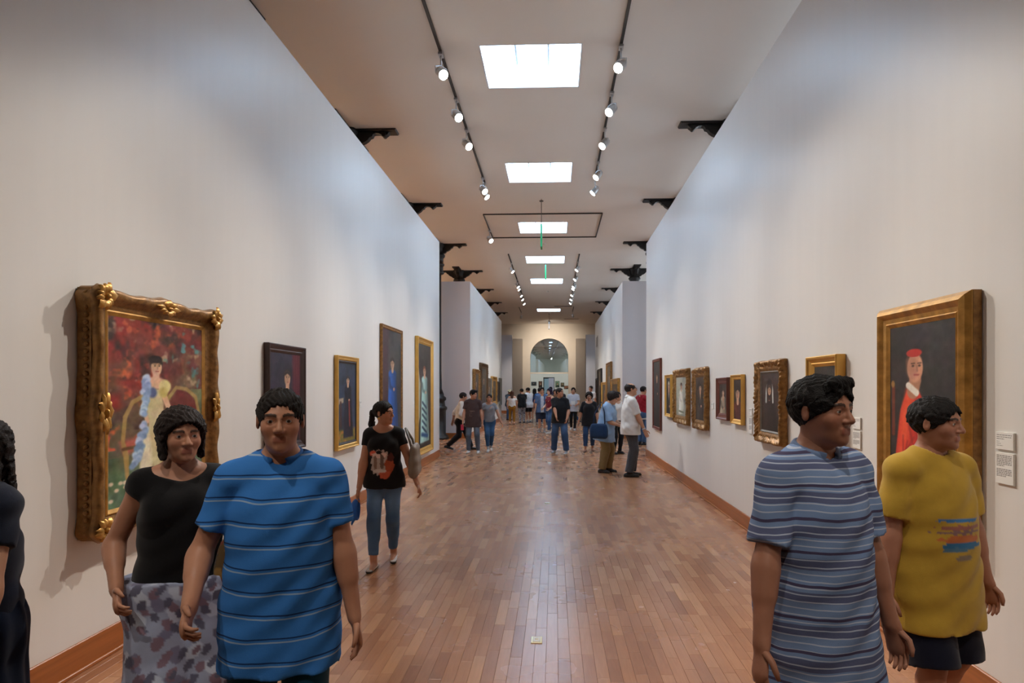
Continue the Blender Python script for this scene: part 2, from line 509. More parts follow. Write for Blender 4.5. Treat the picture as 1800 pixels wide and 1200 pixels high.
# ================================================================== columns with bracket arms
ARM = [(0, 0), (1.02, 0), (1.02, .028), (.90, .035), (.87, .075), (.83, .098), (.78, .10), (.73, .075), (.68, .055), (.62, .05), (.57, .07),
       (.55, .11), (.50, .125), (.46, .17), (.40, .205), (.33, .23), (.29, .27), (.22, .29), (.19, .36), (0, .36)]
def arm_mesh(ang):
    R = Matrix.Rotation(ang, 3, 'Z') @ Matrix.Diagonal((.87, 1, 1))
    mb = MB()
    low = ARM[2:]                                  # lower outline, strip by strip
    poly = sorted({p[0] for p in ARM})
    def depth(x):
        for (a, da), (b, db) in zip(low, low[1:]):
            if min(a, b) <= x <= max(a, b) and abs(a - b) > 1e-6:
                return da + (db - da) * (x - a) / (b - a)
        return .36
    for a, b_ in zip(poly, poly[1:]):
        if b_ - a < 1e-6: continue
        mb.prism([(a, 0), (b_, 0), (b_, -depth(b_ - 1e-4)), (a, -depth(a + 1e-4))], -.055, .055, 'xz', R)
    mb.prism([(0, 0), (1.06, 0), (1.04, -.03), (0, -.03)], -.13, .13, 'xz', R)
    # scroll roll near the tip
    mb.lathe([(.045, -.07), (.05, -.06), (.05, .06), (.045, .07)], 12, tuple(R @ Vector((.79, 0, -.07))), R @ Matrix.Rotation(math.pi / 2, 3, 'X'))
    return mb.mesh('bracket_arm')
arms = [arm_mesh(k * math.pi / 2) for k in range(4)]
for a in arms: a.materials.append(M['iron'])
cap_m = MB().lathe([(.17, -.95), (.20, -.93), (.20, -.88), (.175, -.86), (.175, -.70), (.21, -.68), (.21, -.62), (.18, -.60), (.18, -.45), (.23, -.40), (.23, -.34), (.19, -.30), (.20, -.12), (.26, -.04), (.27, 0)], 8).mesh('capital')
cap_m.materials.append(M['iron'])
H0 = CEIL - .95
shaft_m = MB().lathe([(.19, 1.45 - 0), (.13, 1.6), (.115, 2.2), (.11, H0 + .05)], 16).mesh('shaft'); shaft_m.materials.append(M['iron'])
ped_m = MB().lathe([(.36, 0), (.36, .06), (.33, .08), (.33, .12), (.26, .16), (.26, .9), (.30, .95), (.30, 1.02), (.24, 1.06), (.22, 1.2), (.27, 1.25), (.27, 1.32), (.20, 1.38), (.19, 1.46)], 8).mesh('pedestal')
ped_m.materials.append(M['iron'])
CY = [6.72, 11.05, 15.5, 19.85, 24.35, 28.9, 33.3, 37.8]
CYR = [2.2, 6.55, 10.95, 15.35, 19.75, 24.2, 28.8, 33.2, 37.7]
ORD = ['nearest', 'second', 'third', 'fourth', 'fifth', 'sixth', 'seventh', 'eighth', 'ninth']
def column(x, y, label):
    r = empty('iron_column', (x, y, 0), 0, label, 'column', 'dark columns with bracket arms')
    ob = []
    for nm, me, z in [('capital', cap_m, CEIL - .001), ('shaft', shaft_m, 0), ('pedestal', ped_m, 0)] + [('bracket_arm', a, CEIL - .001) for a in arms]:
        o = bpy.data.objects.new(nm, me); o.location = (0, 0, z); o.parent = r; COL.objects.link(o)
for i, y in enumerate(CY): column(-3.71, y, 'dark ornate column with scrolled bracket arms on the left side, %s from the viewer' % ORD[i])
for i, y in enumerate(CYR): column(3.09, y, 'dark ornate column with scrolled bracket arms on the right side, %s from the viewer' % ORD[i])

# ================================================================== track lighting
def track(name, pts, label, z=CEIL, w=.018, group='ceiling lighting tracks'):
    mb = MB()
    for (x0, y0), (x1, y1) in zip(pts, pts[1:]):
        if abs(x0 - x1) < abs(y0 - y1): mb.box(min(x0, x1) - w, max(x0, x1) + w, min(y0, y1), max(y0, y1), z - .03, z - .0005)
        else: mb.box(min(x0, x1), max(x0, x1), y0 - w, y0 + w, z - .03, z - .0005)
    o = mb.build(name, M['track']); tag(o, label, 'track', group); return o
TLX, TRX = -1.54, 0.89
track('lighting_track', [(TLX, -4), (TLX, 13.9)], 'long black lighting track on the left of the two nearest skylights')
track('lighting_track', [(TRX, -4), (TRX, 13.75)], 'long black lighting track on the right of the two nearest skylights')
track('lighting_track', [(-1.56, 21.3), (-1.56, 32.1)], 'farther black lighting track on the left of the fourth and fifth skylights')
track('lighting_track', [(.86, 21.4), (.86, 32.0)], 'farther black lighting track on the right of the fourth and fifth skylights')
track('lighting_track', [(-1.86, 16.4), (1.26, 16.4), (1.26, 18.96), (-1.86, 18.96), (-1.86, 16.4)], 'thin dark rectangular track framing the third skylight', w=.012)
track('lighting_track', [(-1.98, 35.3), (-1.98, 37.9)], 'short far lighting track left of the last skylight')
track('lighting_track', [(1.1, 35.2), (1.1, 37.5)], 'short far lighting track right of the last skylight')

stem_m = MB().box(-.03, .03, -.06, .06, -.03, 0).lathe([(.012, -.16), (.012, -.03)], 8).mesh('track_adapter'); stem_m.materials.append(M['silver'])
head_m = MB().lathe([(.035, -.10), (.055, -.08), (.06, -.02), (.068, .06), (.075, .092)], 16).mesh('lamp_head'); head_m.materials.append(M['silver'])
lens_m = MB().lathe([(.001, .097), (.064, .094)], 16, caps=False).mesh('lens'); lens_m.materials.append(M['lens'])
yoke_m = MB().tube([(-.08, 0, 0), (-.085, 0, .07), (0, 0, .10), (.085, 0, .07), (.08, 0, 0)], .009, 6).mesh('yoke'); yoke_m.materials.append(M['silver'])
def spot(x, y, target, power=1.0, label='', cone=44, col=None, z=CEIL - .03):
    r = empty('track_spotlight', (x, y, z), 0, label, 'spotlight', 'track spotlights on the ceiling')
    o = bpy.data.objects.new('track_adapter', stem_m); o.parent = r; COL.objects.link(o)
    d = (Vector(target) - Vector((x, y, z - .26))).normalized()
    q = d.to_track_quat('Z', 'Y')
    h = bpy.data.objects.new('lamp_head', head_m); h.parent = r; h.location = (0, 0, -.26); h.rotation_mode = 'QUATERNION'; h.rotation_quaternion = q; COL.objects.link(h)
    l = bpy.data.objects.new('lens', lens_m); l.parent = h; COL.objects.link(l)
    yk = bpy.data.objects.new('yoke', yoke_m); yk.parent = r; yk.location = (0, 0, -.26); yk.rotation_euler = (0, 0, math.atan2(d.y, d.x) + math.pi / 2); COL.objects.link(yk)
    li = bpy.data.lights.new('spot', 'SPOT'); li.energy = SPOT_W * power; li.color = col or SPOT_COL
    li.spot_size = math.radians(cone); li.spot_blend = 0.9; li.shadow_soft_size = 0.035
    lo = bpy.data.objects.new('spot_beam', li); lo.parent = r
    lo.location = Vector((0, 0, -.26)) + d * .10
    lo.rotation_mode = 'QUATERNION'; lo.rotation_quaternion = d.to_track_quat('-Z', 'Y'); COL.objects.link(lo)
for i, (x, t) in enumerate(((TLX, (XR, 2.9, .8)), (TRX, (XL, 2.8, .8)))):  # unseen fill lamps, added to brighten the lower near walls
    spot(x, 5.3, t, .85, 'added unseen fill spotlight on the near %s track just above the top of the view' % ('left', 'right')[i], 40)
# lamps over the near gallery: each throws across the hall onto the opposite wall
NL = [(8.47, (XR, 3.7, 1.15), 1.25), (9.81, (XR, 5.6, 1.45), .9), (10.97, (XR, 7.3, 1.45), .9), (13.49, (XR, 10.0, 1.45), .9), (13.83, (XR, 12.6, 1.45), .8)]
NR = [(8.37, (XL, 3.9, 1.15), 1.25), (9.69, (XL, 6.4, 1.5), .9), (11.02, (XL, 8.3, 1.5), .9), (12.64, (XL, 10.5, 1.6), .9), (13.62, (XL, 12.9, 1.5), .8)]
for i, (y, t, p) in enumerate(NL): spot(TLX, y, t, p, 'silver spotlight on the near left track, %s from the viewer' % ORD[i], 42)
for i, (y, t, p) in enumerate(NR): spot(TRX, y, t, p, 'silver spotlight on the near right track, %s from the viewer' % ORD[i], 42)
spot(-1.86, 18.0, (2.0, 14.4, 1.4), .8, 'lone silver spotlight on the rectangular track around the third skylight')
FL = [22.75, 26.2, 26.9, 28.75, 29.95, 31.45]
FR = [22.54, 24.5, 26.29, 26.85, 28.68, 30.04, 31.35]
for i, y in enumerate(FL): spot(-1.56, y, (XR, y - 1.2, 1.6), .7, 'small far spotlight on the left far track, %s from the viewer' % ORD[i])
for i, y in enumerate(FR): spot(.86, y, (XL, y - 1.2, 1.6), .6, 'small far spotlight on the right far track, %s from the viewer' % ORD[i])
spot(-1.98, 37.6, (-2.7, 40.6, 1.6), .6, 'far spotlight on the short left track before the end wall')
spot(1.1, 37.2, (2.3, 40.6, 1.6), .6, 'far spotlight on the short right track before the end wall')
spot(-.32, 41.0, (-.32, 44.6, 3.6), 1.6, 'bright spotlight hanging in the middle near the arched end wall', 110, z=CEIL - .001)
for i, (x, y, t) in enumerate(((TLX, 1.0, (-.9, 2.9, .6)), (TRX, 1.0, (.9, 3.0, .6)), (TLX, -1.6, (-.9, 2.8, .8)), (TRX, -1.6, (1.0, 2.8, .8)))):  # lamps added out of view to light the foreground people
    spot(x, y, t, .42, 'added unseen fill spotlight on the near %s track above the viewpoint, %s' % (('left', 'right')[i % 2], ('ahead', 'behind')[i // 2]), 36)
# warm lamps in the side aisles, mounted the same way
for i, y in enumerate((11.5, 16.5, 22.5, 28)): spot(-5.2, y, (XO0, y, 3.4), 3.0, 'spotlight in the left side aisle behind the partition, %s from the viewer' % ORD[i], 90, (1, .72, .50))
for i, y in enumerate((17.5, 24.0)): spot(4.9, y, (XO1, y, 2.0), .6, 'spotlight in the right side aisle behind the partition, %s from the viewer' % ORD[i], 90)
# the room beyond the arch
for i, x in enumerate((-2.2, 1.6)): spot(x, 55.5, (x, 60.3, 2.0), .9, 'spotlight in the room beyond the arch, on the %s' % ('left', 'right')[i], 80, (.9, 1, .95), z=5.57)

# ---- hanging exit signs seen edge on, smoke detectors, air slots
for i, (y, wl, hh) in enumerate(((15.3, .60, .56), (23.0, .08, .50), (38.5, .5, .45))):
    r = empty('hanging_sign', (-.31, y, CEIL), 0, 'green acrylic sign hanging edge-on on a thin wire, %s' % ('nearest', 'between the fourth and fifth skylights', 'farthest, near the arch')[i], 'sign', 'hanging green signs')
    MB().tube([(0, -.14, 0), (0, -.14, -wl)], .006, 6).tube([(0, .14, 0), (0, .14, -wl)], .006, 6).build('wire', M['wire'], r)
    MB().bevbox(-.022, .022, -.17, .17, -wl - hh, -wl, .006).build('panel', M['green'] if i < 2 else M['white'], r)
    MB().lathe([(.05, -.02), (.05, 0)], 12).build('ceiling_plate', M['wire'], r)
for i, y in enumerate((19.8, 29.6)):
    r = empty('smoke_detector', (-.31, y, CEIL), 0, 'small round smoke detector on the ceiling, %s' % ('before the fourth skylight', 'beyond the fifth skylight')[i], 'detector')
    MB().lathe([(.03, -.05), (.055, -.04), (.06, -.015), (.06, 0)], 16).build('housing', M['white'], r)
for i, (x, y) in enumerate(((.5, 35.0), (1.15, 41.5))):
    r = empty('air_vent', (x, y, CEIL), 0, 'thin dark air slot in the ceiling, %s' % ('beside the last skylight', 'near the end wall')[i], 'vent')
    MB().box(-.5, .5, -.12, .12, -.012, 0).build('frame', M['taupe'], r)
    for k in range(3): MB().box(-.46, .46, -.085 + k * .06, -.045 + k * .06, -.016, -.012).build('slat', M['dark'], r)
r = empty('wall_vent', (XR, 32.2, 4.0), 0, 'small square grille high on the far right partition wall', 'vent')
MB().box(-.02, 0, -.5, .5, -.28, .28).build('frame', M['wall_grey'], r)
for k in range(6): MB().box(-.03, -.02, -.44, .44, -.23 + k * .08, -.19 + k * .08).build('slat', M['taupe'], r)

# ---- floor sockets along the middle
for i, (x, y) in enumerate(((-.112, 4.02), (-.096, 8.82), (-.1, 13.6))):
    r = empty('floor_socket', (x, y, 0), 0, 'small square metal socket plate set in the floor, %s' % ('nearest', 'second along the middle', 'third along the middle')[i], 'socket', 'floor sockets')
    MB().bevbox(-.036, .036, -.05, .05, -.005, .006, .002).build('plate', M['brass'], r)
    MB().bevbox(-.024, .024, -.034, .034, .004, .009, .002).build('lid', M['white'], r)
    MB().lathe([(.004, .0092), (.012, .0092), (.012, .009)], 12).build('latch', M['brass'], r)
# ================================================================== paintings
class Paint:
    """a small painter: colours on a grid of points that becomes the canvas mesh"""
    def __init__(s, asp, ny, seed):
        s.asp = asp; s.ny = ny; s.nx = max(8, int(ny * asp)); s.r = np.random.RandomState(seed)
        x = np.linspace(0, asp, s.nx); y = np.linspace(0, 1, s.ny)
        s.X, s.Y = np.meshgrid(x, y); s.C = np.zeros((s.ny, s.nx, 3))
    def noise(s, sx, sy=None, octv=3):
        sy = sy or sx; out = np.zeros_like(s.X); amp = 1.0; tot = 0
        for o in range(octv):
            gx = max(2, int(sx * s.asp * 2 ** o) + 2); gy = max(2, int(sy * 2 ** o) + 2)
            g = s.r.rand(gy, gx)
            fx = np.clip(s.X / s.asp, 0, 1) * (gx - 1.001); fy = s.Y * (gy - 1.001)
            ix = fx.astype(int); iy = fy.astype(int); tx = fx - ix; ty = fy - iy
            tx = tx * tx * (3 - 2 * tx); ty = ty * ty * (3 - 2 * ty)
            v = (g[iy, ix] * (1 - tx) + g[iy, ix + 1] * tx) * (1 - ty) + (g[iy + 1, ix] * (1 - tx) + g[iy + 1, ix + 1] * tx) * ty
            out += v * amp; tot += amp; amp *= 0.6
        return out / tot
    def mix(s, col, a):
        a = np.clip(a, 0, 1)[..., None]; s.C = s.C * (1 - a) + np.asarray(col, float) * a
    def fill(s, c0, c1=None, vertical=True):
        s.C[:] = c0
        if c1 is not None: s.mix(c1, s.Y if vertical else s.X / s.asp)
    def ell(s, cx, cy, rx, ry, col, soft=0.25, rot=0, a=1.0):
        c, n = math.cos(rot), math.sin(rot); dx = s.X - cx; dy = s.Y - cy
        d = np.sqrt(((dx * c + dy * n) / rx) ** 2 + ((-dx * n + dy * c) / ry) ** 2)
        s.mix(col, a * np.clip((1 + soft / 2 - d) / max(soft, 1e-3), 0, 1))
    def limb(s, pts, rad, col, soft=0.006, a=1.0):
        best = np.full_like(s.X, 9.)
        rad = rad if hasattr(rad, '__len__') else [rad] * len(pts)
        for (p, q, r0, r1) in zip(pts, pts[1:], rad, rad[1:]):
            vx, vy = q[0] - p[0], q[1] - p[1]; l2 = vx * vx + vy * vy + 1e-9
            t = np.clip(((s.X - p[0]) * vx + (s.Y - p[1]) * vy) / l2, 0, 1)
            d = np.hypot(s.X - p[0] - t * vx, s.Y - p[1] - t * vy) - (r0 + (r1 - r0) * t)
            best = np.minimum(best, d)
        s.mix(col, a * np.clip(0.5 - best / soft, 0, 1))
    def poly(s, pts, col, soft=0.008, a=1.0):
        inside = np.zeros(s.X.shape, bool); best = np.full_like(s.X, 9.)
        n = len(pts)
        for i in range(n):
            (x0, y0), (x1, y1) = pts[i], pts[(i + 1) % n]
            vx, vy = x1 - x0, y1 - y0; l2 = vx * vx + vy * vy + 1e-9
            t = np.clip(((s.X - x0) * vx + (s.Y - y0) * vy) / l2, 0, 1)
            best = np.minimum(best, np.hypot(s.X - x0 - t * vx, s.Y - y0 - t * vy))
            cr = (y0 > s.Y) != (y1 > s.Y)
            with np.errstate(divide='ignore', invalid='ignore'):
                xi = vx * (s.Y - y0) / (vy if abs(vy) > 1e-9 else 1e-9) + x0
            inside ^= cr & (s.X < xi)
        sd = np.where(inside, -best, best)
        s.mix(col, a * np.clip(0.5 - sd / soft, 0, 1))
    def rough(s, amp=14, sc=14):
        for k in range(3): s.C[..., k] += (s.noise(sc, sc, 3) - .5) * amp
        n = (s.noise(sc * 2.2, sc * 2.2, 2) - .5) * amp * 1.6
        s.C += n[..., None]; s.C = np.clip(s.C, 0, 255)
    def head(s, cx, cy, r, skin=(206, 160, 130), hair=(44, 30, 26), turn=0.0, hat=None, beard=None, fringe=True):
        s.ell(cx - turn * r * .22, cy + r * (.36 if fringe else .44), r * (.82 if fringe else .74), r * (.82 if fringe else .66), hair, .15)
        s.ell(cx, cy, r * .68, r * .95, skin, .15)
        s.ell(cx - r * .28, cy + r * .05, r * .5, r * .8, tuple(int(c * .78) for c in skin), .6, a=.55)
        if fringe: s.limb([(cx - r * .62, cy + r * .55), (cx, cy + r * .82), (cx + r * .62, cy + r * .5)], r * .18, hair, r * .2)
        dk = tuple(int(c * .33) for c in skin)
        for e in (-.26, .3): s.ell(cx + (e + turn * .18) * r, cy + r * .14, r * .12, r * .065, dk, .6)
        for e in (-.26, .3): s.limb([(cx + (e + turn * .18 - .15) * r, cy + r * .3), (cx + (e + turn * .18 + .15) * r, cy + r * .31)], r * .035, dk, r * .06)
        s.limb([(cx + (turn * .25 + .04) * r, cy + r * .12), (cx + (turn * .3 + .05) * r, cy - r * .2)], r * .05, tuple(int(c * .72) for c in skin), r * .1)
        s.limb([(cx + (turn * .2 - .16) * r, cy - r * .45), (cx + (turn * .2 + .2) * r, cy - r * .45)], r * .05, (150, 70, 62), r * .08)
        if beard: s.ell(cx, cy - r * .62, r * .5, r * .42, beard, .4)
        if hat: s.ell(cx, cy + r * .8, r * .66, r * .32, hat, .15)
    def mesh(s, w, h):
        nx, ny = s.nx, s.ny
        V = np.zeros((nx * ny, 3)); V[:, 0] = (s.X / s.asp * w).ravel() - w / 2; V[:, 1] = (s.Y * h).ravel()
        i = np.arange(nx * ny).reshape(ny, nx)
        F = np.stack([i[:-1, :-1], i[:-1, 1:], i[1:, 1:], i[1:, :-1]], -1).reshape(-1, 4)
        return np_mesh('canvas', V, F, col=lin(np.clip(s.C, 0, 255)).reshape(-1, 3))

def paint_lady_garden(asp, ny):
    p = Paint(asp, ny, 3)
    A = asp
    p.fill((88, 110, 84), (126, 52, 40))
    n = p.noise(5, 5); n2 = p.noise(9, 9); n3 = p.noise(16, 16)
    p.mix((150, 44, 34), (n - .42) * 4 * np.clip(1.35 - p.X / A * 1.1, 0, 1) * np.clip((p.Y - .30) * 4, 0, 1))
    p.mix((60, 40, 34), (n2 - .52) * 5 * (p.Y > .4))
    p.mix((196, 92, 58), (n3 - .60) * 6 * np.clip(1.1 - p.X / A, 0, 1) * (p.Y > .3))
    p.mix((122, 132, 96), np.clip((p.X / A - .55) * 3, 0, 1) * np.clip(1 - abs(p.Y - .58) * 3.2, 0, 1) * (.4 + n))
    p.mix((104, 44, 44), (p.noise(7, 7) - .5) * 5 * (p.X / A > .5) * (p.Y > .62))
    p.mix((178, 150, 120), (p.noise(14, 14) - .62) * 6 * (p.Y > .5))
    p.mix((92, 140, 140), (p.noise(13, 13) - .66) * 7 * (p.Y > .5) * (p.X / A > .4))
    p.mix((96, 124, 96), np.clip((.24 - p.Y) * 9, 0, 1))
    p.mix((72, 92, 66), (p.noise(12, 5) - .5) * 4 * (p.Y < .26))
    # carved bench: arms, legs, red upholstery, pink seat
    w = (168, 138, 84); wd = (104, 76, 46)
    p.poly([(.64 * A, .40), (.90 * A, .42), (.95 * A, .52), (.84 * A, .60), (.70 * A, .62), (.60 * A, .55)], (112, 44, 40), .02)
    p.limb([(.58 * A, .56), (.68 * A, .63), (.80 * A, .62), (.92 * A, .57), (.96 * A, .46)], .011, w, .008)
    p.poly([(.10 * A, .34), (.36 * A, .37), (.40 * A, .30), (.14 * A, .27)], (182, 96, 78), .03)
    p.limb([(.15 * A, .47), (.22 * A, .55), (.32 * A, .58), (.37 * A, .50), (.36 * A, .42)], .012, w, .008)
    p.limb([(.15 * A, .47), (.13 * A, .34), (.16 * A, .26), (.17 * A, .14)], [.012, .012, .016, .010], w, .008)
    p.limb([(.13 * A, .30), (.36 * A, .31)], .009, wd, .008)
    p.limb([(.34 * A, .28), (.33 * A, .17)], .008, wd, .008)
    p.X = p.X + .085 * A
    # gown
    p.poly([(.45 * A, .62), (.60 * A, .62), (.63 * A, .45), (.72 * A, .30), (.74 * A, .14), (.62 * A, .105), (.37 * A, .135), (.39 * A, .33), (.45 * A, .46)], (206, 192, 146), .012)
    p.poly([(.37 * A, .135), (.40 * A, .36), (.46 * A, .45), (.50 * A, .20), (.46 * A, .12)], (226, 218, 190), .02)
    p.poly([(.60 * A, .45), (.66 * A, .33), (.72 * A, .13), (.60 * A, .12)], (168, 146, 100), .03)
    p.mix((150, 128, 86), (p.noise(24, 8) - .52) * 4 * (abs(p.X / A - .55) < .18) * (p.Y < .46) * (p.Y > .12) * ((p.X / A) > .42))
    p.limb([(.70 * A, .30), (.84 * A, .16), (.84 * A, .10)], [.02, .03, .02], (140, 122, 88), .02)
    # bodice, arms, neck, head
    sk = (222, 178, 146)
    p.limb([(.60 * A, .62), (.67 * A, .52), (.75 * A, .46)], [.02, .017, .013], sk, .006)
    p.limb([(.45 * A, .60), (.41 * A, .52), (.45 * A, .44)], [.018, .016, .012], sk, .006)
    p.ell(.53 * A, .655, .075, .035, sk, .3); p.ell(.635 * A, .635, .042, .04, (226, 212, 150), .3); p.ell(.62 * A, .60, .03, .03, (196, 178, 110), .5)
    p.limb([(.54 * A, .68), (.54 * A, .72)], .022, sk, .01)
    p.head(.545 * A, .745, .052, sk, (40, 24, 22), .3)
    p.ell(.535 * A, .79, .045, .022, (38, 22, 20), .3)
    p.ell(.50 * A, .60, .03, .03, (94, 106, 146), .5)
    # pale blue feather boa
    for x, y in zip(np.linspace(.45, .41, 30), np.linspace(.69, .48, 30)): p.ell(x * A + p.r.uniform(-.02, .02), y, .018, .016, [(150, 176, 214), (128, 154, 196), (188, 206, 232)][p.r.randint(3)], .7)
    for x, y in zip(np.linspace(.42, .33, 30), np.linspace(.43, .20, 30)): p.ell(x * A + p.r.uniform(-.02, .02), y, .017, .016, [(146, 170, 206), (122, 148, 188), (182, 200, 226)][p.r.randint(3)], .7)
    p.X = p.X - .085 * A
    for k in range(26): p.ell(p.r.uniform(.02, .34) * A, p.r.uniform(.02, .13), .013, .01, (222, 202, 178), .7)
    p.rough(20, 16); return p

def paint_cardinal(asp, ny):
    p = Paint(asp, ny, 8); A = asp
    p.fill((44, 38, 36), (56, 49, 46)); p.mix((30, 26, 25), (p.noise(4, 3) - .5) * 3)
    red = (200, 54, 36)
    p.limb([(.06 * A, .40), (.06 * A, .66)], .012, (112, 52, 34), .01); p.ell(.05 * A, .68, .014, .02, (150, 110, 60), .4)
    p.poly([(.08 * A, .0), (.10 * A, .30), (.18 * A, .54), (.30 * A, .66), (.46 * A, .655), (.56 * A, .58), (.62 * A, .42), (.80 * A, .30), (.96 * A, .12), (.96 * A, 0)], red, .01)
    p.poly([(.28 * A, .65), (.19 * A, .50), (.13 * A, .2), (.28 * A, .3), (.38 * A, .60)], (232, 84, 52), .04)
    p.poly([(.44 * A, .60), (.55 * A, .55), (.61 * A, .38), (.44 * A, .30)], (146, 36, 30), .04)
    for k in range(11): p.limb([(p.r.uniform(.2, .6) * A, p.r.uniform(.3, .6)), (p.r.uniform(.12, .8) * A, p.r.uniform(.02, .25))], .006, (138, 32, 26), .012, .6)
    p.poly([(.62 * A, .10), (.74 * A, .22), (.86 * A, .25), (.94 * A, .05), (.92 * A, -.02), (.66 * A, -.02)], (206, 196, 184), .03)
    for k in range(8): p.limb([(p.r.uniform(.68, .9) * A, .2), (p.r.uniform(.66, .92) * A, 0)], .004, (150, 138, 128), .01, .7)
    sk = (208, 150, 120)
    p.limb([(.74 * A, .27), (.85 * A, .21), (.87 * A, .14)], [.022, .026, .013], sk, .008)
    p.limb([(.50 * A, .19), (.62 * A, .15)], .022, sk, .01)
    p.limb([(.38 * A, .64), (.42 * A, .70)], .042, (178, 124, 98), .01)
    p.limb([(.31 * A, .672), (.44 * A, .632)], .018, (226, 216, 204), .006)
    p.head(.415 * A, .765, .082, sk, (74, 50, 38), .5, fringe=False)
    p.ell(.40 * A, .846, .056, .022, (188, 52, 38), .2)
    p.rough(12, 14); return p

def paint_portrait(asp, ny, seed, bg0, bg1, dress, hy, hr, hx=.5, skin=(206, 160, 130), hair=(44, 30, 26), full=False, shirt=None, extra=None, hands=True, veil=None, turn=.3):
    p = Paint(asp, ny, seed); A = asp
    p.fill(bg0, bg1); p.mix(tuple(int(c * .6) for c in bg0), (p.noise(4, 4) - .52) * 3)
    if extra: extra(p, A, 0)
    cx = hx * A; sh = hy - hr * 1.55
    lo = .05 if full else -.05
    wsh = hr * 1.55; d2 = tuple(int(c * .6) for c in dress); d3 = tuple(min(255, int(c * 1.3 + 8)) for c in dress)
    hem = hr * (2.6 if full else 3.2)
    p.poly([(cx - wsh * .5, sh + hr * .5), (cx + wsh * .5, sh + hr * .5), (cx + wsh, sh), (cx + wsh * .95, sh - hr * 2.6), (cx + hem, lo), (cx - hem * .9, lo), (cx - wsh * 1.0, sh - hr * 2.6), (cx - wsh, sh)], dress, .012)
    p.poly([(cx - wsh * .8, sh), (cx - wsh * .2, sh), (cx - hem * .2, lo), (cx - hem * .8, lo)], d3, .05, .6)
    p.poly([(cx + wsh * .5, sh), (cx + wsh, sh), (cx + hem, lo), (cx + hem * .4, lo)], d2, .05, .7)
    if shirt: p.poly([(cx - hr * .35, sh + hr * .6), (cx + hr * .4, sh + hr * .6), (cx + hr * .12, sh - hr * 1.6)], shirt, .01)
    p.limb([(cx, sh + hr * .3), (cx, hy)], hr * .42, skin, .01)
    if veil:
        p.ell(cx, hy + hr * .15, hr * 1.3, hr * 1.75, hair, .15)
        for g in (-1, 1): p.limb([(cx + g * hr * .85, hy + hr * .9), (cx + g * hr * 1.05, hy), (cx + g * hr * 1.15, hy - hr * 1.8)], [hr * .1, hr * .2, hr * .22], veil, .012)
        p.ell(cx, hy + hr * .35, hr * .95, hr * 1.5, (40, 28, 26), .15)
    p.head(cx, hy, hr * (.8 if veil else 1), skin, hair, turn)
    if hands:
        p.limb([(cx - hr * 1.3, sh - hr * 1.2), (cx - hr * .9, sh - hr * 2.6), (cx + hr * .4, sh - hr * 3.0)], [hr * .45, hr * .42, hr * .3], d2, .02, .8)
        p.ell(cx + hr * .6, sh - hr * 3.05, hr * .38, hr * .3, skin, .3)
    if extra: extra(p, A, 1)
    p.rough(12, 14); return p

# ---- frames
def frame_mesh(W, H, prof, seg=1, orn=None):
    """mitred moulding: prof = [(inset, height)], swept round the rectangle; orn(s_abs, L, inset, j) -> (outward, height) shifts"""
    V = []; F = []
    corners = [(0, 0, 1, 0, 0, 1), (W, 0, 0, 1, -1, 0), (W, H, -1, 0, 0, -1), (0, H, 0, -1, 1, 0)]
    for k, (cx, cy, dx, dy, nx, ny) in enumerate(corners):
        Ls = W if k % 2 == 0 else H
        n = max(1, int(seg * Ls)) if orn else 1
        base = len(V); m = len(prof)
        for i in range(n + 1):
            t = i / n
            for j, (u, h) in enumerate(prof):
                a = u + (Ls - 2 * u) * t
                ou, oh = orn(a, Ls, u, j) if orn else (0, 0)
                if i in (0, n): ou = oh = 0 if not orn else 0
                V.append((cx + dx * a + nx * (u - ou) - W / 2, cy + dy * a + ny * (u - ou), h + oh))
        for i in range(n):
            for j in range(m - 1):
                q = base + i * m + j
                F.append((q, q + m, q + m + 1, q + 1))
    return np_mesh('frame', np.array(V), np.array(F), smooth=bool(orn))

def leaf_cluster(n, R, h, seed):
    """carved acanthus: overlapping bent leaf lobes"""
    rr = random.Random(seed); mb = MB()
    for i in range(n):
        a = 2 * math.pi * i / n + rr.uniform(-.2, .2); L = R * rr.uniform(.75, 1.1); wd = L * .34
        for t0 in (0,):
            prev = None; v = []; f = []
            for k in range(6):
                t = k / 5; rad = t * L; zz = h * (.35 + .75 * math.sin(t * 2.4)) ; ww = wd * math.sin(math.pi * (.12 + .82 * t)) * (1 + .25 * math.sin(k * 3.1))
                for s_ in (-1, 0, 1):
                    x = rad * math.cos(a) - s_ * ww * math.sin(a); y = rad * math.sin(a) + s_ * ww * math.cos(a)
                    v.append((x, y, zz - abs(s_) * h * .28))
            for k in range(5):
                for q in (0, 1):
                    i0 = k * 3 + q; f.append((i0, i0 + 1, i0 + 4, i0 + 3))
            mb.add(v, f, True)
    mb.lathe([(R * .02, h * 1.25), (R * .16, h * 1.15), (R * .22, h * .9), (R * .2, 0)], 8)
    return mb

def wall_matrix(side, X, Yc, z):
    if side == 'L': R = Matrix(((0, 0, 1), (1, 0, 0), (0, 1, 0)))
    else: R = Matrix(((0, 0, -1), (-1, 0, 0), (0, 1, 0)))
    m = R.to_4x4(); m.translation = (X, Yc, z); return m

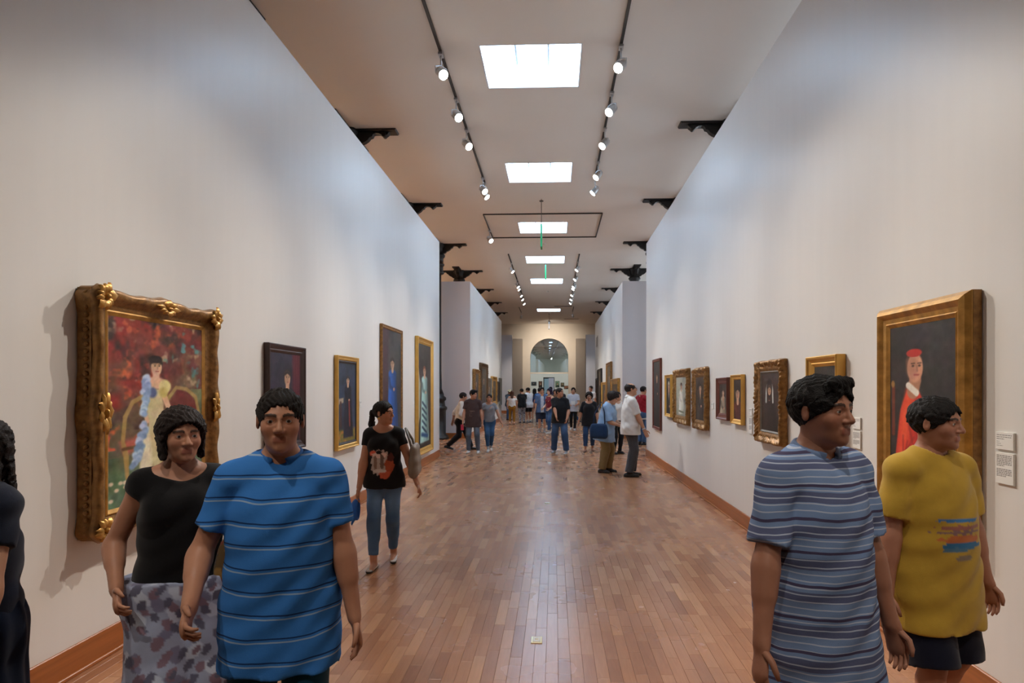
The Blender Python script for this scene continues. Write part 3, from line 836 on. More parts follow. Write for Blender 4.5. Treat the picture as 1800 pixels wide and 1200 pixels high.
def painting(side, y0, y1, z0, z1, depth, prof, fmat, painter, ny, label, box=None, tilt=1.2, orn=None, seg=60, liner=None, name='framed_painting', X=None):
    """hangs a frame with its canvas on a wall; y0..y1 along the wall, z0..z1 height"""
    W = abs(y1 - y0); H = z1 - z0
    X = X if X is not None else (XL if side == 'L' else XR)
    r = empty(name); tag(r, label, 'painting')
    m = wall_matrix(side, X, (y0 + y1) / 2, z0)
    r.matrix_world = m @ Matrix.Translation((0, 0, .004)) @ Matrix.Rotation(math.radians(tilt * .0), 4, 'X')
    fw = prof[-1][0]
    pr = [(u, h) for u, h in prof]
    fo = link('frame', frame_mesh(W, H, pr, seg, orn), fmat, r)
    bx = MB().box(-W / 2 + .012, W / 2 - .012, .012, H - .012, 0, min(prof[0][1], prof[-1][1]) * .6 + .002)
    bx.build('backing', box or M['blackwood'], r)
    cz = prof[-1][1]
    cw, ch = W - 2 * fw, H - 2 * fw
    if liner:
        lw, lm = liner
        pr2 = [(0, cz + .002), (lw * .3, cz + .008), (lw, cz - .004)]
        lo = link('liner', frame_mesh(cw + .004, ch + .004, pr2), lm, r); lo.location = (0, fw - .002, 0)
        cw -= 2 * lw; ch -= 2 * lw; cz -= .004; fw += lw
    pc = painter(cw / ch, ny)
    co = link('canvas', pc.mesh(cw + .006, ch + .006), M['canvas'], r); co.location = (0, fw - .003, cz - .001)
    return r, W, H

def P_plain(d, w, step=True):       # stepped scoop
    return [(0, 0), (0, d * .9), (w * .08, d), (w * .22, d * .96), (w * .34, d * .78), (w * .62, d * .60), (w * .70, d * .66), (w * .80, d * .58), (w, d * .42)]
def P_flat(d, w):
    return [(0, 0), (0, d), (w * .2, d), (w * .3, d * .86), (w * .8, d * .80), (w, d * .55)]
def P_orn(d, w):
    return [(0, 0), (w * .02, d * .55), (w * .10, d * .92), (w * .20, d), (w * .30, d * .95), (w * .42, d * .80), (w * .52, d * .66), (w * .62, d * .62), (w * .74, d * .66), (w * .82, d * .60), (w, d * .45)]
def carved(amp, freq, sc=.0):
    def f(a, L, u, j):
        env = min(1, a / .05, (L - a) / .05)
        o = sc * (math.sin(a / L * math.pi * 6) * .5 + .5) if j < 5 else 0
        h = amp * (abs(math.sin(a * freq)) * math.sin(u * 90 + a * freq * .5) + .5 * math.sin(a * freq * 2.3 + u * 160)) if 0 < j < 8 else 0
        return (o * env, h * env)
    return f

# 1. large gilt frame nearest on the left wall
def big_orn(a, L, u, j):
    x = a / L
    sc = .022 * (abs(math.cos(math.pi * 2 * x)) ** 3) * (1 if j < 5 else 0)
    wob = .005 * math.sin(x * math.pi * 12) * (1 if 1 < j < 5 else 0)
    env = min(1, a / .04, (L - a) / .04)
    return ((sc + .004 * math.sin(x * 40) * (j < 4)) * env, wob * env)
profA = [(.012, 0), (.012, .085), (.0, .095), (.012, .128), (.03, .138), (.055, .126), (.078, .10), (.092, .085), (.105, .090), (.112, .080), (.118, .082)]
r, W, H = painting('L', 3.46, 4.74, .75, 2.20, .14, profA, M['gold_dark'], lambda a_, n_: paint_lady_garden(a_ / 1.35, n_), 250, 'large carved gilt frame with a lady in a cream gown before red foliage', orn=big_orn, seg=90, box=M['umber'], liner=(.032, M['gold']))
for q in ((-W / 2 + .004, -W / 2 + .03, .004, H - .004), (W / 2 - .03, W / 2 - .004, .004, H - .004), (-W / 2 + .03, W / 2 - .03, .004, .03), (-W / 2 + .03, W / 2 - .03, H - .03, H - .004)):
    MB().box(*q, .002, .084).build('side_case', M['gold_dark'], r)
for k in range(34):                                   # beaded moulding down the side that faces the viewer
    if k == 0:
        bead = MB().lathe([(.004, 0), (.013, .003), (.016, .008), (.012, .014), (.003, .017)], 8, M=Matrix.Rotation(-math.pi / 2, 3, 'Y')).mesh('bead'); bead.materials.append(M['gold_dark'])
    o = bpy.data.objects.new('bead', bead); o.parent = r; o.location = (-W / 2 + .005, .035 + k * (H - .07) / 33, .055); COL.objects.link(o)
for i, (x, y, n, R_, h_) in enumerate([(-1, 0, 11, .085, .05), (1, 0, 11, .085, .05), (-1, 1, 11, .085, .05), (1, 1, 11, .085, .05), (0, 0, 9, .075, .045), (0, 1, 9, .075, .045), (-1, .5, 9, .075, .045), (1, .5, 9, .075, .045)]):
    o = leaf_cluster(n, R_, h_, i).build('corner_ornament' if i < 4 else 'centre_ornament', M['gold'], r)
    o.location = (x * (W / 2 - .05), .05 + y * (H - .1), .105)
    o.scale = (1.0, 1.0, 1.0) if i < 4 else ((1.7, .75, 1) if x == 0 else (.75, 1.7, 1))

def curtain(col, x0, x1):
    def f(p, A, st):
        if st == 0:
            p.poly([(x0 * A, -.1), (x1 * A, -.1), (x1 * A, 1.1), (x0 * A, 1.1)], col, .06)
            for k in range(4):
                xx = x0 + (x1 - x0) * (k + .5) / 4
                p.limb([(xx * A, 0), (xx * A, 1)], .012, tuple(int(c * .6) for c in col), .03, .7)
    return f
def carpet(col, y=.16, more=None):
    def f(p, A, st):
        if st == 0:
            p.mix(col, np.clip((y - p.Y) * 30, 0, 1)); p.mix((196, 120, 60), (p.noise(16, 16) - .55) * 5 * (p.Y < y))
        if more: more(p, A, st)
    return f
def pf(*a, xs=1.4, **k):
    return lambda asp, ny: paint_portrait(asp / xs, ny, *a, **k)
# 2..5 left wall
painting('L', 5.76, 6.63, .99, 2.05, .05, P_plain(.055, .085), M['darkwood'], pf(21, (38, 34, 50), (50, 44, 62), (28, 28, 40), .72, .09, .55, xs=1.2, shirt=(214, 190, 160), extra=curtain((110, 30, 48), .72, 1.0)), 130, 'dark wood frame with a portrait in black coat beside a red curtain')
def chair3(p, A, st):
    if st == 0: p.poly([(.0, .55), (.28 * A, .56), (.28 * A, .50), (0, .48)], (168, 150, 130), .02); p.limb([(.12 * A, .5), (.12 * A, .2)], .02, (70, 40, 34), .02)
    else: p.limb([(.62 * A, .5), (.66 * A, .2)], .02, (128, 44, 38), .02); p.limb([(.35 * A, .3), (.45 * A, .1)], .03, (26, 28, 46), .02)
painting('L', 7.64, 8.47, .84, 2.03, .045, P_flat(.05, .06), M['gold_pale'], pf(22, (52, 66, 88), (44, 54, 76), (26, 28, 44), .78, .055, .55, full=True, extra=carpet((122, 112, 50), .17, chair3)), 120, 'gold and black frame with a full-length standing figure on a patterned carpet', box=M['blackwood'], liner=(.035, M['blackwood']))
painting('L', 9.66, 10.97, .68, 2.63, .04, P_flat(.045, .06), M['gold_dark'], pf(23, (64, 60, 60), (72, 70, 68), (36, 86, 160), .70, .05, .52, xs=1.7, hair=(40, 30, 26), full=True, extra=curtain((92, 60, 66), 0, .30)), 130, 'tall narrow gilt frame with a standing lady in a bright blue dress', box=M['blackwood'])
def stripes5(p, A, st):
    if st == 0: p.poly([(0, .2), (.16 * A, .3), (.2 * A, .62), (.05 * A, .76), (0, .76)], (176, 170, 140), .02)
    else:
        for k in range(5): p.limb([(.34 * A, .20 + k * .06), (.64 * A, .14 + k * .06)], .012, (52, 74, 96), .012)
        p.limb([(.3 * A, .13), (.72 * A, .10)], .02, (46, 84, 128), .02)
painting('L', 12.13, 13.67, .275, 2.645, .06, P_plain(.07, .13), M['gold_pale'], pf(24, (62, 50, 46), (70, 62, 58), (156, 188, 182), .74, .045, .5, xs=1.9, hair=(120, 56, 36), full=True, extra=stripes5), 130, 'tall broad gold frame with a standing lady in a striped pale green gown')
# right wall
r, W, H = painting('R', 3.315, 4.23, .76, 2.13, .07, [(0, 0), (0, .05), (.02, .075), (.045, .092), (.055, .085), (.075, .066), (.10, .060), (.108, .066), (.118, .058), (.13, .05)], M['gold'], lambda a_, n_: paint_cardinal(a_ / 1.3, n_), 220, 'large gold frame with a cleric in scarlet robes and cap', box=M['umber'])
MB().box(W / 2 - .02, W / 2 + .002, .0, H, .001, .045).build('side_case', M['gold_dark'], r)
painting('R', 4.826, 5.40, 1.095, 1.88, .065, P_plain(.075, .085), M['gold_pale'], pf(31, (44, 38, 36), (56, 50, 46), (34, 30, 30), .70, .12, .5, xs=1.15, hair=(196, 160, 130), shirt=(200, 190, 176)), 100, 'thick gold frame with a bald sitter on a dark ground')
painting('R', 6.01, 6.78, 1.06, 1.90, .06, P_orn(.075, .11), M['gold_dark'], pf(32, (62, 46, 42), (70, 52, 46), (44, 32, 28), .70, .11, .45, xs=1.35, hair=(66, 44, 36), veil=(196, 200, 196), hands=False, shirt=None), 120, 'carved dark gilt frame with a veiled figure in a brown habit', orn=carved(.009, 62, .008), seg=170, liner=(.022, M['linen']))
painting('R', 7.318, 7.76, 1.19, 1.78, .045, P_plain(.05, .06), M['gold_pale'], pf(33, (40, 32, 30), (52, 42, 38), (84, 40, 36), .64, .17, .48, xs=1.3, hair=(30, 22, 20), turn=-.6), 80, 'small gold frame with a profile head in a dark red shawl')
painting('R', 7.926, 8.45, 1.21, 1.757, .045, P_plain(.05, .085), M['redwood'], pf(34, (54, 44, 40), (66, 54, 46), (150, 136, 116), .70, .115, .5, xs=1.5, hair=(60, 40, 30), shirt=(200, 120, 90)), 80, 'small reddish wood frame with a seated child in pale clothes')
painting('R', 8.993, 9.83, 1.015, 1.915, .055, P_orn(.07, .13), M['gold_dark'], pf(35, (66, 52, 40), (76, 58, 44), (58, 50, 46), .74, .09, .5, xs=1.6, hair=(40, 28, 24), shirt=(196, 170, 130)), 90, 'scalloped carved gilt frame with a standing sitter in brown', orn=carved(.009, 50, .02), seg=150)
def white12(p, A, st):
    if st == 1:
        p.ell(.46 * A, .42, .16, .2, (226, 222, 210), .6, a=.6); p.ell(.62 * A, .25, .1, .14, (214, 214, 200), .6, a=.6); p.limb([(.3 * A, .12), (.7 * A, .1)], .02, (90, 96, 70), .03)
painting('R', 10.223, 11.38, 1.008, 1.945, .06, P_orn(.07, .14), M['gold_dark'], pf(36, (150, 152, 138), (176, 176, 162), (208, 206, 194), .76, .085, .5, xs=1.8, hair=(60, 40, 34), full=True, extra=white12), 90, 'ornate brown gilt frame with a small girl in white', orn=carved(.010, 55, .006), seg=150)
painting('R', 11.735, 12.33, 1.075, 1.875, .045, P_plain(.05, .06), M['gold_pale'], pf(37, (48, 44, 42), (58, 52, 48), (30, 28, 30), .76, .12, .5, xs=1.3, hair=(190, 180, 160), shirt=(216, 208, 196)), 70, 'narrow pale gold frame with an old sitter in black and white collar')
painting('R', 12.906, 13.868, .745, 2.24, .04, P_flat(.045, .06), M['redwood'], pf(38, (40, 40, 40), (54, 52, 50), (34, 34, 36), .76, .055, .5, full=True, hands=True), 90, 'tall dark red-brown frame with a dim full-length figure, last on the right wall', box=M['blackwood'])
# far partitions
FARL = [(20.75, 22.18, .9, 2.262, 'gold_dark', 'carved orange-gold frame, first on the far left partition', .16), (22.62, 24.85, .75, 2.55, 'umber', 'tallest dark gilt frame on the far left partition', .2),
        (25.07, 26.6, .85, 2.03, 'linen', 'grey frame beside the gilt ones on the far left partition', .1), (26.7, 28.8, .84, 2.13, 'gold', 'broad bright gilt frame, fourth on the far left partition', .2),
        (29.1, 30.3, .96, 1.94, 'blackwood', 'small dark frame, fifth on the far left partition', .08), (30.63, 31.6, .77, 2.12, 'linen', 'thin grey-edged frame at the end of the far left partition', .06)]
for i, (a, b_, z0, z1, mt, lb, fw) in enumerate(FARL):
    painting('L', a, b_, z0, z1, .07, P_orn(.10, fw) if fw > .12 else P_plain(.08, fw), M[mt], pf(50 + i, (66, 56, 46), (86, 74, 60), ((70, 40, 34), (52, 48, 56), (120, 116, 110), (62, 40, 30), (40, 50, 86), (70, 66, 60))[i], .7, .08), 40, lb, orn=carved(.012, 40, .02) if fw > .12 else None, seg=50)
FARR = [(21.03, 23.66, .9, 1.96, 'gold', 'broad gilt frame, first on the far right partition', .2), (23.78, 25.80, .8, 2.63, 'gold_dark', 'tallest greyish gilt frame on the far right partition', .14),
        (25.9, 28.3, .75, 1.88, 'gold_pale', 'wide orange-gold frame on the far right partition', .12), (28.7, 30.9, .7, 2.53, 'blackwood', 'tall black frame on the far right partition', .12),
        (31.0, 32.2, .7, 2.12, 'darkwood', 'dark brown frame, last on the far right partition', .1)]
for i, (a, b_, z0, z1, mt, lb, fw) in enumerate(FARR):
    painting('R', a, b_, z0, z1, .07, P_plain(.09, fw), M[mt], pf(60 + i, (70, 56, 44), (92, 76, 58), ((150, 90, 40), (96, 92, 86), (176, 96, 44), (40, 36, 34), (52, 40, 36))[i], .7, .08), 40, lb)
# small works on the wall of the room beyond the arch
BEY = [(-1.95, 2.05, .50, .36, (60, 66, 70)), (-1.32, 1.98, .36, .62, (96, 64, 50)), (-1.25 + .0, 1.2, .3, .4, (90, 96, 96)), (.32, 2.0, .40, .60, (120, 140, 116)), (.80, 1.95, .34, .40, (110, 100, 76)), (1.25, 1.7, .6, .3, (150, 96, 70))]
for i, (x, z, w_, h_, c) in enumerate(BEY):
    r = empty('framed_picture', (x, 60.3, z - h_ / 2), 0, 'tiny far picture on the white wall beyond the arch, %s from the left' % ORD[i].replace('nearest', 'first'), 'picture', 'far pictures beyond the arch')
    r.rotation_euler = (math.pi / 2, 0, 0)
    link('frame', frame_mesh(w_, h_, [(0, 0), (0, .03), (.03, .03), (.035, .015)]), M['blackwood'], r)
    pc = paint_portrait(w_ / h_, 16, 80 + i, c, tuple(int(q * 1.2) for q in c), tuple(int(q * .5) for q in c), .6, .14)
    o = link('canvas', pc.mesh(w_ - .06, h_ - .06), M['canvas'], r); o.location = (0, .03, .016)
d1 = empty('door_1', (-.5, 60.3, 0)); tag(d1, kind='structure')
MB().box(-.53, -.48, -.03, .3, 0, 2.62).box(.48, .53, -.03, .3, 0, 2.62).box(-.53, .53, -.03, .3, 2.6, 2.66).build('door_frame', M['blackwood'], d1)
M['door_glass'] = simple('door_glass', (150, 176, 196), 0.08, spec=.7)
MB().box(-.48, -.02, .1, .13, 0.02, 2.6).build('door_leaf', M['door_glass'], d1)

# ---- wall labels: white cards with printed lines
def label_card(side, ya, yb, za, zb, lines, label, X=None, head=True):
    W_, H_ = abs(yb - ya), abs(za - zb)
    r = empty('wall_label'); tag(r, label, 'label', 'printed wall labels')
    X = X if X is not None else (XL if side == 'L' else XR)
    r.matrix_world = wall_matrix(side, X, (ya + yb) / 2, min(za, zb))
    MB().bevbox(-W_ / 2, W_ / 2, 0, H_, 0, .011, .001).build('card', M['white'], r)
    p = Paint(W_ / H_, max(24, int(H_ * 700)), 4); p.fill((232, 230, 226))
    A = p.asp
    for k, (y, c, ln) in enumerate(lines):
        x = .06
        while x < ln:
            e = min(ln, x + p.r.uniform(.05, .16)); p.poly([(x * A, y - .016), (e * A, y - .016), (e * A, y + .016), (x * A, y + .016)], c, .012); x = e + .025
    o = link('print', p.mesh(W_ - .004, H_ - .004), M['card'], r); o.location = (0, .002, .0115)
    return r
BK, GY = (60, 58, 58), (138, 134, 132)
head_lines = [(.86, BK, .92), (.74, BK, .9), (.62, BK, .5), (.46, GY, .22), (.34, GY, .3), (.22, GY, .42)]
body_lines = [(.92 - k * .055, GY, .92 if k != 6 else .5) for k in range(7)] + [(.47 - k * .055, GY, .92 if k != 4 else .6) for k in range(5)]
label_card('R', 3.206, 3.083, 1.404, 1.318, head_lines, 'small white title card, upper of two right of the scarlet-robed portrait')
label_card('R', 3.206, 3.083, 1.303, 1.15, body_lines, 'taller white text card, lower of two right of the scarlet-robed portrait')
label_card('R', 4.70, 4.585, 1.406, 1.322, head_lines, 'small title card, upper of two beside the thick gold frame')
label_card('R', 4.70, 4.585, 1.308, 1.18, body_lines, 'text card, lower of two beside the thick gold frame')
label_card('R', 7.16, 7.05, 1.394, 1.31, head_lines, 'small title card, upper of two between veiled portrait and small gold frame')
label_card('R', 7.16, 7.05, 1.295, 1.11, body_lines, 'text card, lower of two between veiled portrait and small gold frame')
label_card('R', 5.895, 5.786, 1.398, 1.328, head_lines, 'single small title card next to the veiled portrait')
label_card('R', 8.864, 8.745, 1.413, 1.335, head_lines, 'single small title card between reddish frame and scalloped frame')
label_card('R', 12.6, 12.49, 1.36, 1.28, head_lines, 'small title card beside the tall dark red-brown frame')
label_card('L', 4.858, 4.96, 1.372, 1.30, head_lines, 'small title card, upper of two beside the large carved gilt frame')
label_card('L', 4.858, 4.96, 1.288, 1.16, body_lines, 'text card, lower of two beside the large carved gilt frame')
label_card('L', 8.62, 8.72, 1.44, 1.36, head_lines, 'small title card beside the gold and black frame')
# ================================================================== people
# A figure is sculpted as a distance field of tapered limbs (smoothly blended) and turned into one continuous mesh.
class Field:
    def __init__(s, lo, hi, vox):
        s.vox = vox; s.lo = np.asarray(lo, float); n = np.ceil((np.asarray(hi) - s.lo) / vox).astype(int) + 2
        s.ax = [s.lo[i] + vox * np.arange(n[i]) for i in range(3)]
        s.D = np.full(n, 0.2, np.float32)
    def _sl(s, lo, hi):
        return tuple(slice(max(0, int(np.searchsorted(s.ax[i], lo[i]))), max(0, int(np.searchsorted(s.ax[i], hi[i])))) for i in range(3))
    def _xyz(s, sl):
        return (s.ax[0][sl[0]][:, None, None], s.ax[1][sl[1]][None, :, None], s.ax[2][sl[2]][None, None, :])
    def add(s, prim, k=0.03):
        lo, hi, fn = prim; m = k + 2.5 * s.vox
        sl = s._sl(lo - m, hi + m)
        d = s.D[sl]
        if d.size == 0: return s
        v = fn(*s._xyz(sl)).astype(np.float32)
        if k > 0:
            h = np.maximum(k - np.abs(d - v), 0) / k
            s.D[sl] = np.minimum(d, v) - h * h * (k * .25)
        else: s.D[sl] = np.minimum(d, v)
        return s
    def cut(s, prim, k=0.01):
        lo, hi, fn = prim; m = k + 2.5 * s.vox
        sl = s._sl(lo - m, hi + m); d = s.D[sl]
        if d.size == 0: return s
        v = -fn(*s._xyz(sl)).astype(np.float32)
        h = np.maximum(k - np.abs(d - v), 0) / k
        s.D[sl] = np.maximum(d, v) + h * h * (k * .25)
        return s
    def clip(s, n, d):                       # keep n.p < d
        X, Y, Z = s._xyz((slice(None),) * 3)
        s.D = np.maximum(s.D, (n[0] * X + n[1] * Y + n[2] * Z - d).astype(np.float32)); return s
    def ripple(s, amp, fn):
        X, Y, Z = s._xyz((slice(None),) * 3)
        s.D = s.D + (amp * fn(X, Y, Z)).astype(np.float32); return s
    def mesh(s):
        D = s.D
        D[0] = D[-1] = .1; D[:, 0] = D[:, -1] = .1; D[:, :, 0] = D[:, :, -1] = .1
        S = D < 0
        c = np.zeros(np.array(D.shape) - 1, np.int8)
        offs = [(i, j, k) for i in (0, 1) for j in (0, 1) for k in (0, 1)]
        nx, ny, nz = c.shape
        for i, j, k in offs: c += S[i:i + nx, j:j + ny, k:k + nz]
        act = (c > 0) & (c < 8)
        idx = np.argwhere(act)
        if len(idx) == 0: return np.zeros((0, 3)), np.zeros((0, 4), int)
        vals = np.stack([D[idx[:, 0] + i, idx[:, 1] + j, idx[:, 2] + k] for i, j, k in offs], 1)
        acc = np.zeros((len(idx), 3)); cnt = np.zeros(len(idx))
        for a in range(8):
            for b in range(a + 1, 8):
                df = [offs[b][q] - offs[a][q] for q in range(3)]
                if sum(abs(x) for x in df) != 1: continue
                va, vb = vals[:, a], vals[:, b]
                m = (va < 0) != (vb < 0)
                t = np.where(m, va / np.where(m, va - vb, 1), 0)
                p = np.array(offs[a])[None] + t[:, None] * np.array(df)[None]
                acc += p * m[:, None]; cnt += m
        V = s.lo + (idx + acc / cnt[:, None]) * s.vox
        num = np.full(c.shape, -1, np.int64); num[act] = np.arange(len(idx))
        F = []
        for ax in range(3):
            o1, o2 = [(1, 2), (2, 0), (0, 1)][ax]
            a = [slice(None)] * 3; b = [slice(None)] * 3
            a[ax] = slice(0, -1); b[ax] = slice(1, None)
            sa, sb = S[tuple(a)], S[tuple(b)]
            e = np.argwhere(sa != sb)
            ok = (e[:, o1] > 0) & (e[:, o2] > 0) & (e[:, o1] < D.shape[o1] - 1) & (e[:, o2] < D.shape[o2] - 1); e = e[ok]
            ins = sa[e[:, 0], e[:, 1], e[:, 2]]
            def cell(d1, d2):
                q = e.copy(); q[:, o1] -= d1; q[:, o2] -= d2
                return num[q[:, 0], q[:, 1], q[:, 2]]
            q = np.stack([cell(1, 1), cell(0, 1), cell(0, 0), cell(1, 0)], 1)
            q[~ins] = q[~ins][:, ::-1]
            F.append(q)
        F = np.vstack(F); F = F[(F >= 0).all(1)]
        return V, F

I3 = np.eye(3)
def cone(a, b, ra, rb, fr=None, sc=(1, 1, 1), clips=()):
    """tapered capsule a->b; fr=(R,o) local frame, sc squashes the cross-section; clips = [(n, d)] keep n.p<d in world"""
    R, o = fr if fr else (I3, np.zeros(3))
    a = np.asarray(a, float); b = np.asarray(b, float); sc = np.asarray(sc, float)
    wa, wb = R @ a + o, R @ b + o; rm = max(ra, rb) * sc.max()
    lo = np.minimum(wa, wb) - rm; hi = np.maximum(wa, wb) + rm
    A = a / sc; Bv = b / sc - A; l2 = max(float(Bv @ Bv), 1e-12); ms = sc.min()
    def fn(X, Y, Z):
        x, y, z = X - o[0], Y - o[1], Z - o[2]
        qx = (R[0, 0] * x + R[1, 0] * y + R[2, 0] * z) / sc[0] - A[0]
        qy = (R[0, 1] * x + R[1, 1] * y + R[2, 1] * z) / sc[1] - A[1]
        qz = (R[0, 2] * x + R[1, 2] * y + R[2, 2] * z) / sc[2] - A[2]
        t = np.clip((qx * Bv[0] + qy * Bv[1] + qz * Bv[2]) / l2, 0, 1)
        d = (np.sqrt((qx - t * Bv[0]) ** 2 + (qy - t * Bv[1]) ** 2 + (qz - t * Bv[2]) ** 2) - (ra + (rb - ra) * t)) * ms
        for n, dd in clips: d = np.maximum(d, n[0] * X + n[1] * Y + n[2] * Z - dd)
        return d
    return lo, hi, fn
def ell(c, rad, fr=None, clips=()):
    return cone(c, c, 1, 1, fr, rad, clips)
def rotm(ax, a):
    return np.array(Matrix.Rotation(a, 3, ax))
def ik(a, c, l1, l2, pole):
    a = np.asarray(a, float); c = np.asarray(c, float); d = c - a; L = np.linalg.norm(d)
    if L > (l1 + l2) * .999: c = a + d / L * (l1 + l2) * .999; d = c - a; L = np.linalg.norm(d)
    u = d / L; x = (l1 * l1 - l2 * l2 + L * L) / (2 * L); h = math.sqrt(max(l1 * l1 - x * x, 0))
    p = np.asarray(pole, float); p = p - (p @ u) * u; p /= np.linalg.norm(p) + 1e-9
    return a + u * x + p * h, c
def C3(c): return lin(c)

SKIN = {'a': (204, 152, 122), 'b': (186, 132, 104), 'c': (166, 114, 90), 'd': (216, 168, 140)}
def colfn_plain(c):
    c = C3(c); return lambda V, t: np.tile(c, (len(V), 1))
def colfn_denim(c, fade=.35):
    base = C3(c); lt = C3([min(255, x * 1.35 + 26) for x in c])
    def f(V, t):
        H = t['H']; z = V[:, 2] / H
        k = np.clip(1 - abs(z - .40) / .10, 0, 1) * fade + .12 * np.sin(V[:, 2] * 90) * (z < .12)
        k = np.clip(k * (V[:, 1] > -.02), 0, 1)[:, None]
        return base * (1 - k) + lt * k
    return f
def colfn_shirt_print(c, shapes):
    """shapes: (x, z, rx, rz, colour, power) ellipses/boxes printed on the chest, torso frame metres"""
    base = C3(c)
    def f(V, t):
        q = (V - t['o']) @ t['R']
        out = np.tile(base, (len(V), 1))
        for (x, z, rx, rz, cc, pw) in shapes:
            d = (abs(q[:, 0] - x) / rx) ** pw + (abs(q[:, 2] - z) / rz) ** pw
            nz = .25 * np.sin(q[:, 0] * 140 + q[:, 2] * 90)
            m = ((d + nz * (pw < 4)) < 1) & (q[:, 1] > 0)
            if pw == 9: m = (abs(np.hypot((q[:, 0] - x), (q[:, 2] - z)) - rx) < rz) & (q[:, 1] > 0)
            out[m] = C3(cc)
        return out
    return f
def colfn_floral(c, cols, sc=38):
    base = C3(c); cl = [C3(x) for x in cols]
    def f(V, t):
        out = np.tile(base, (len(V), 1))
        for i, cc in enumerate(cl):
            n = np.sin(V[:, 0] * sc * (1 + .3 * i) + i * 2.1 + 2 * np.sin(V[:, 2] * sc * .5 + i)) * np.sin(V[:, 2] * sc * (.8 + .25 * i) + i) * np.cos(V[:, 1] * sc * .9 + i * 1.7)
            out[n > .28] = cc
        return out
    return f

def stripe_mat(name, base, stripes):
    """horizontal garment stripes along object Z: stripes = [(period, offset, width, colour)]"""
    m, nt, b, N, K = new_mat(name)
    tc = N('ShaderNodeTexCoord'); sp = N('ShaderNodeSeparateXYZ')
    nz = N('ShaderNodeTexNoise'); nz.inputs['Scale'].default_value = 5.0
    K(tc.outputs['Object'], nz.inputs['Vector']); K(tc.outputs['Object'], sp.inputs[0])
    wv = N('ShaderNodeMath'); wv.operation = 'MULTIPLY_ADD'; wv.inputs[1].default_value = .03
    K(nz.outputs['Fac'], wv.inputs[0]); K(sp.outputs['Z'], wv.inputs[2])
    cur = None
    for per, off, wd, c in stripes:
        a = N('ShaderNodeMath'); a.operation = 'ADD'; a.inputs[1].default_value = off; K(wv.outputs[0], a.inputs[0])
        md = N('ShaderNodeMath'); md.operation = 'MODULO'; md.inputs[1].default_value = per; K(a.outputs[0], md.inputs[0])
        lt = N('ShaderNodeMath'); lt.operation = 'LESS_THAN'; lt.inputs[1].default_value = wd; K(md.outputs[0], lt.inputs[0])
        mx = N('ShaderNodeMix'); mx.data_type = 'RGBA'
        K(lt.outputs[0], mx.inputs['Factor'])
        if cur is None: mx.inputs['A'].default_value = L4(base)
        else: K(cur, mx.inputs['A'])
        mx.inputs['B'].default_value = L4(c); cur = mx.outputs['Result']
    K(cur, b.inputs['Base Color'])
    b.inputs['Roughness'].default_value = .88; b.inputs['Specular IOR Level'].default_value = .2
    n2 = N('ShaderNodeTexNoise'); n2.inputs['Scale'].default_value = 420; K(tc.outputs['Object'], n2.inputs['Vector'])
    bp = N('ShaderNodeBump'); bp.inputs['Strength'].default_value = .2; bp.inputs['Distance'].default_value = .004
    K(n2.outputs['Fac'], bp.inputs['Height']); K(bp.outputs[0], b.inputs['Normal'])
    return m

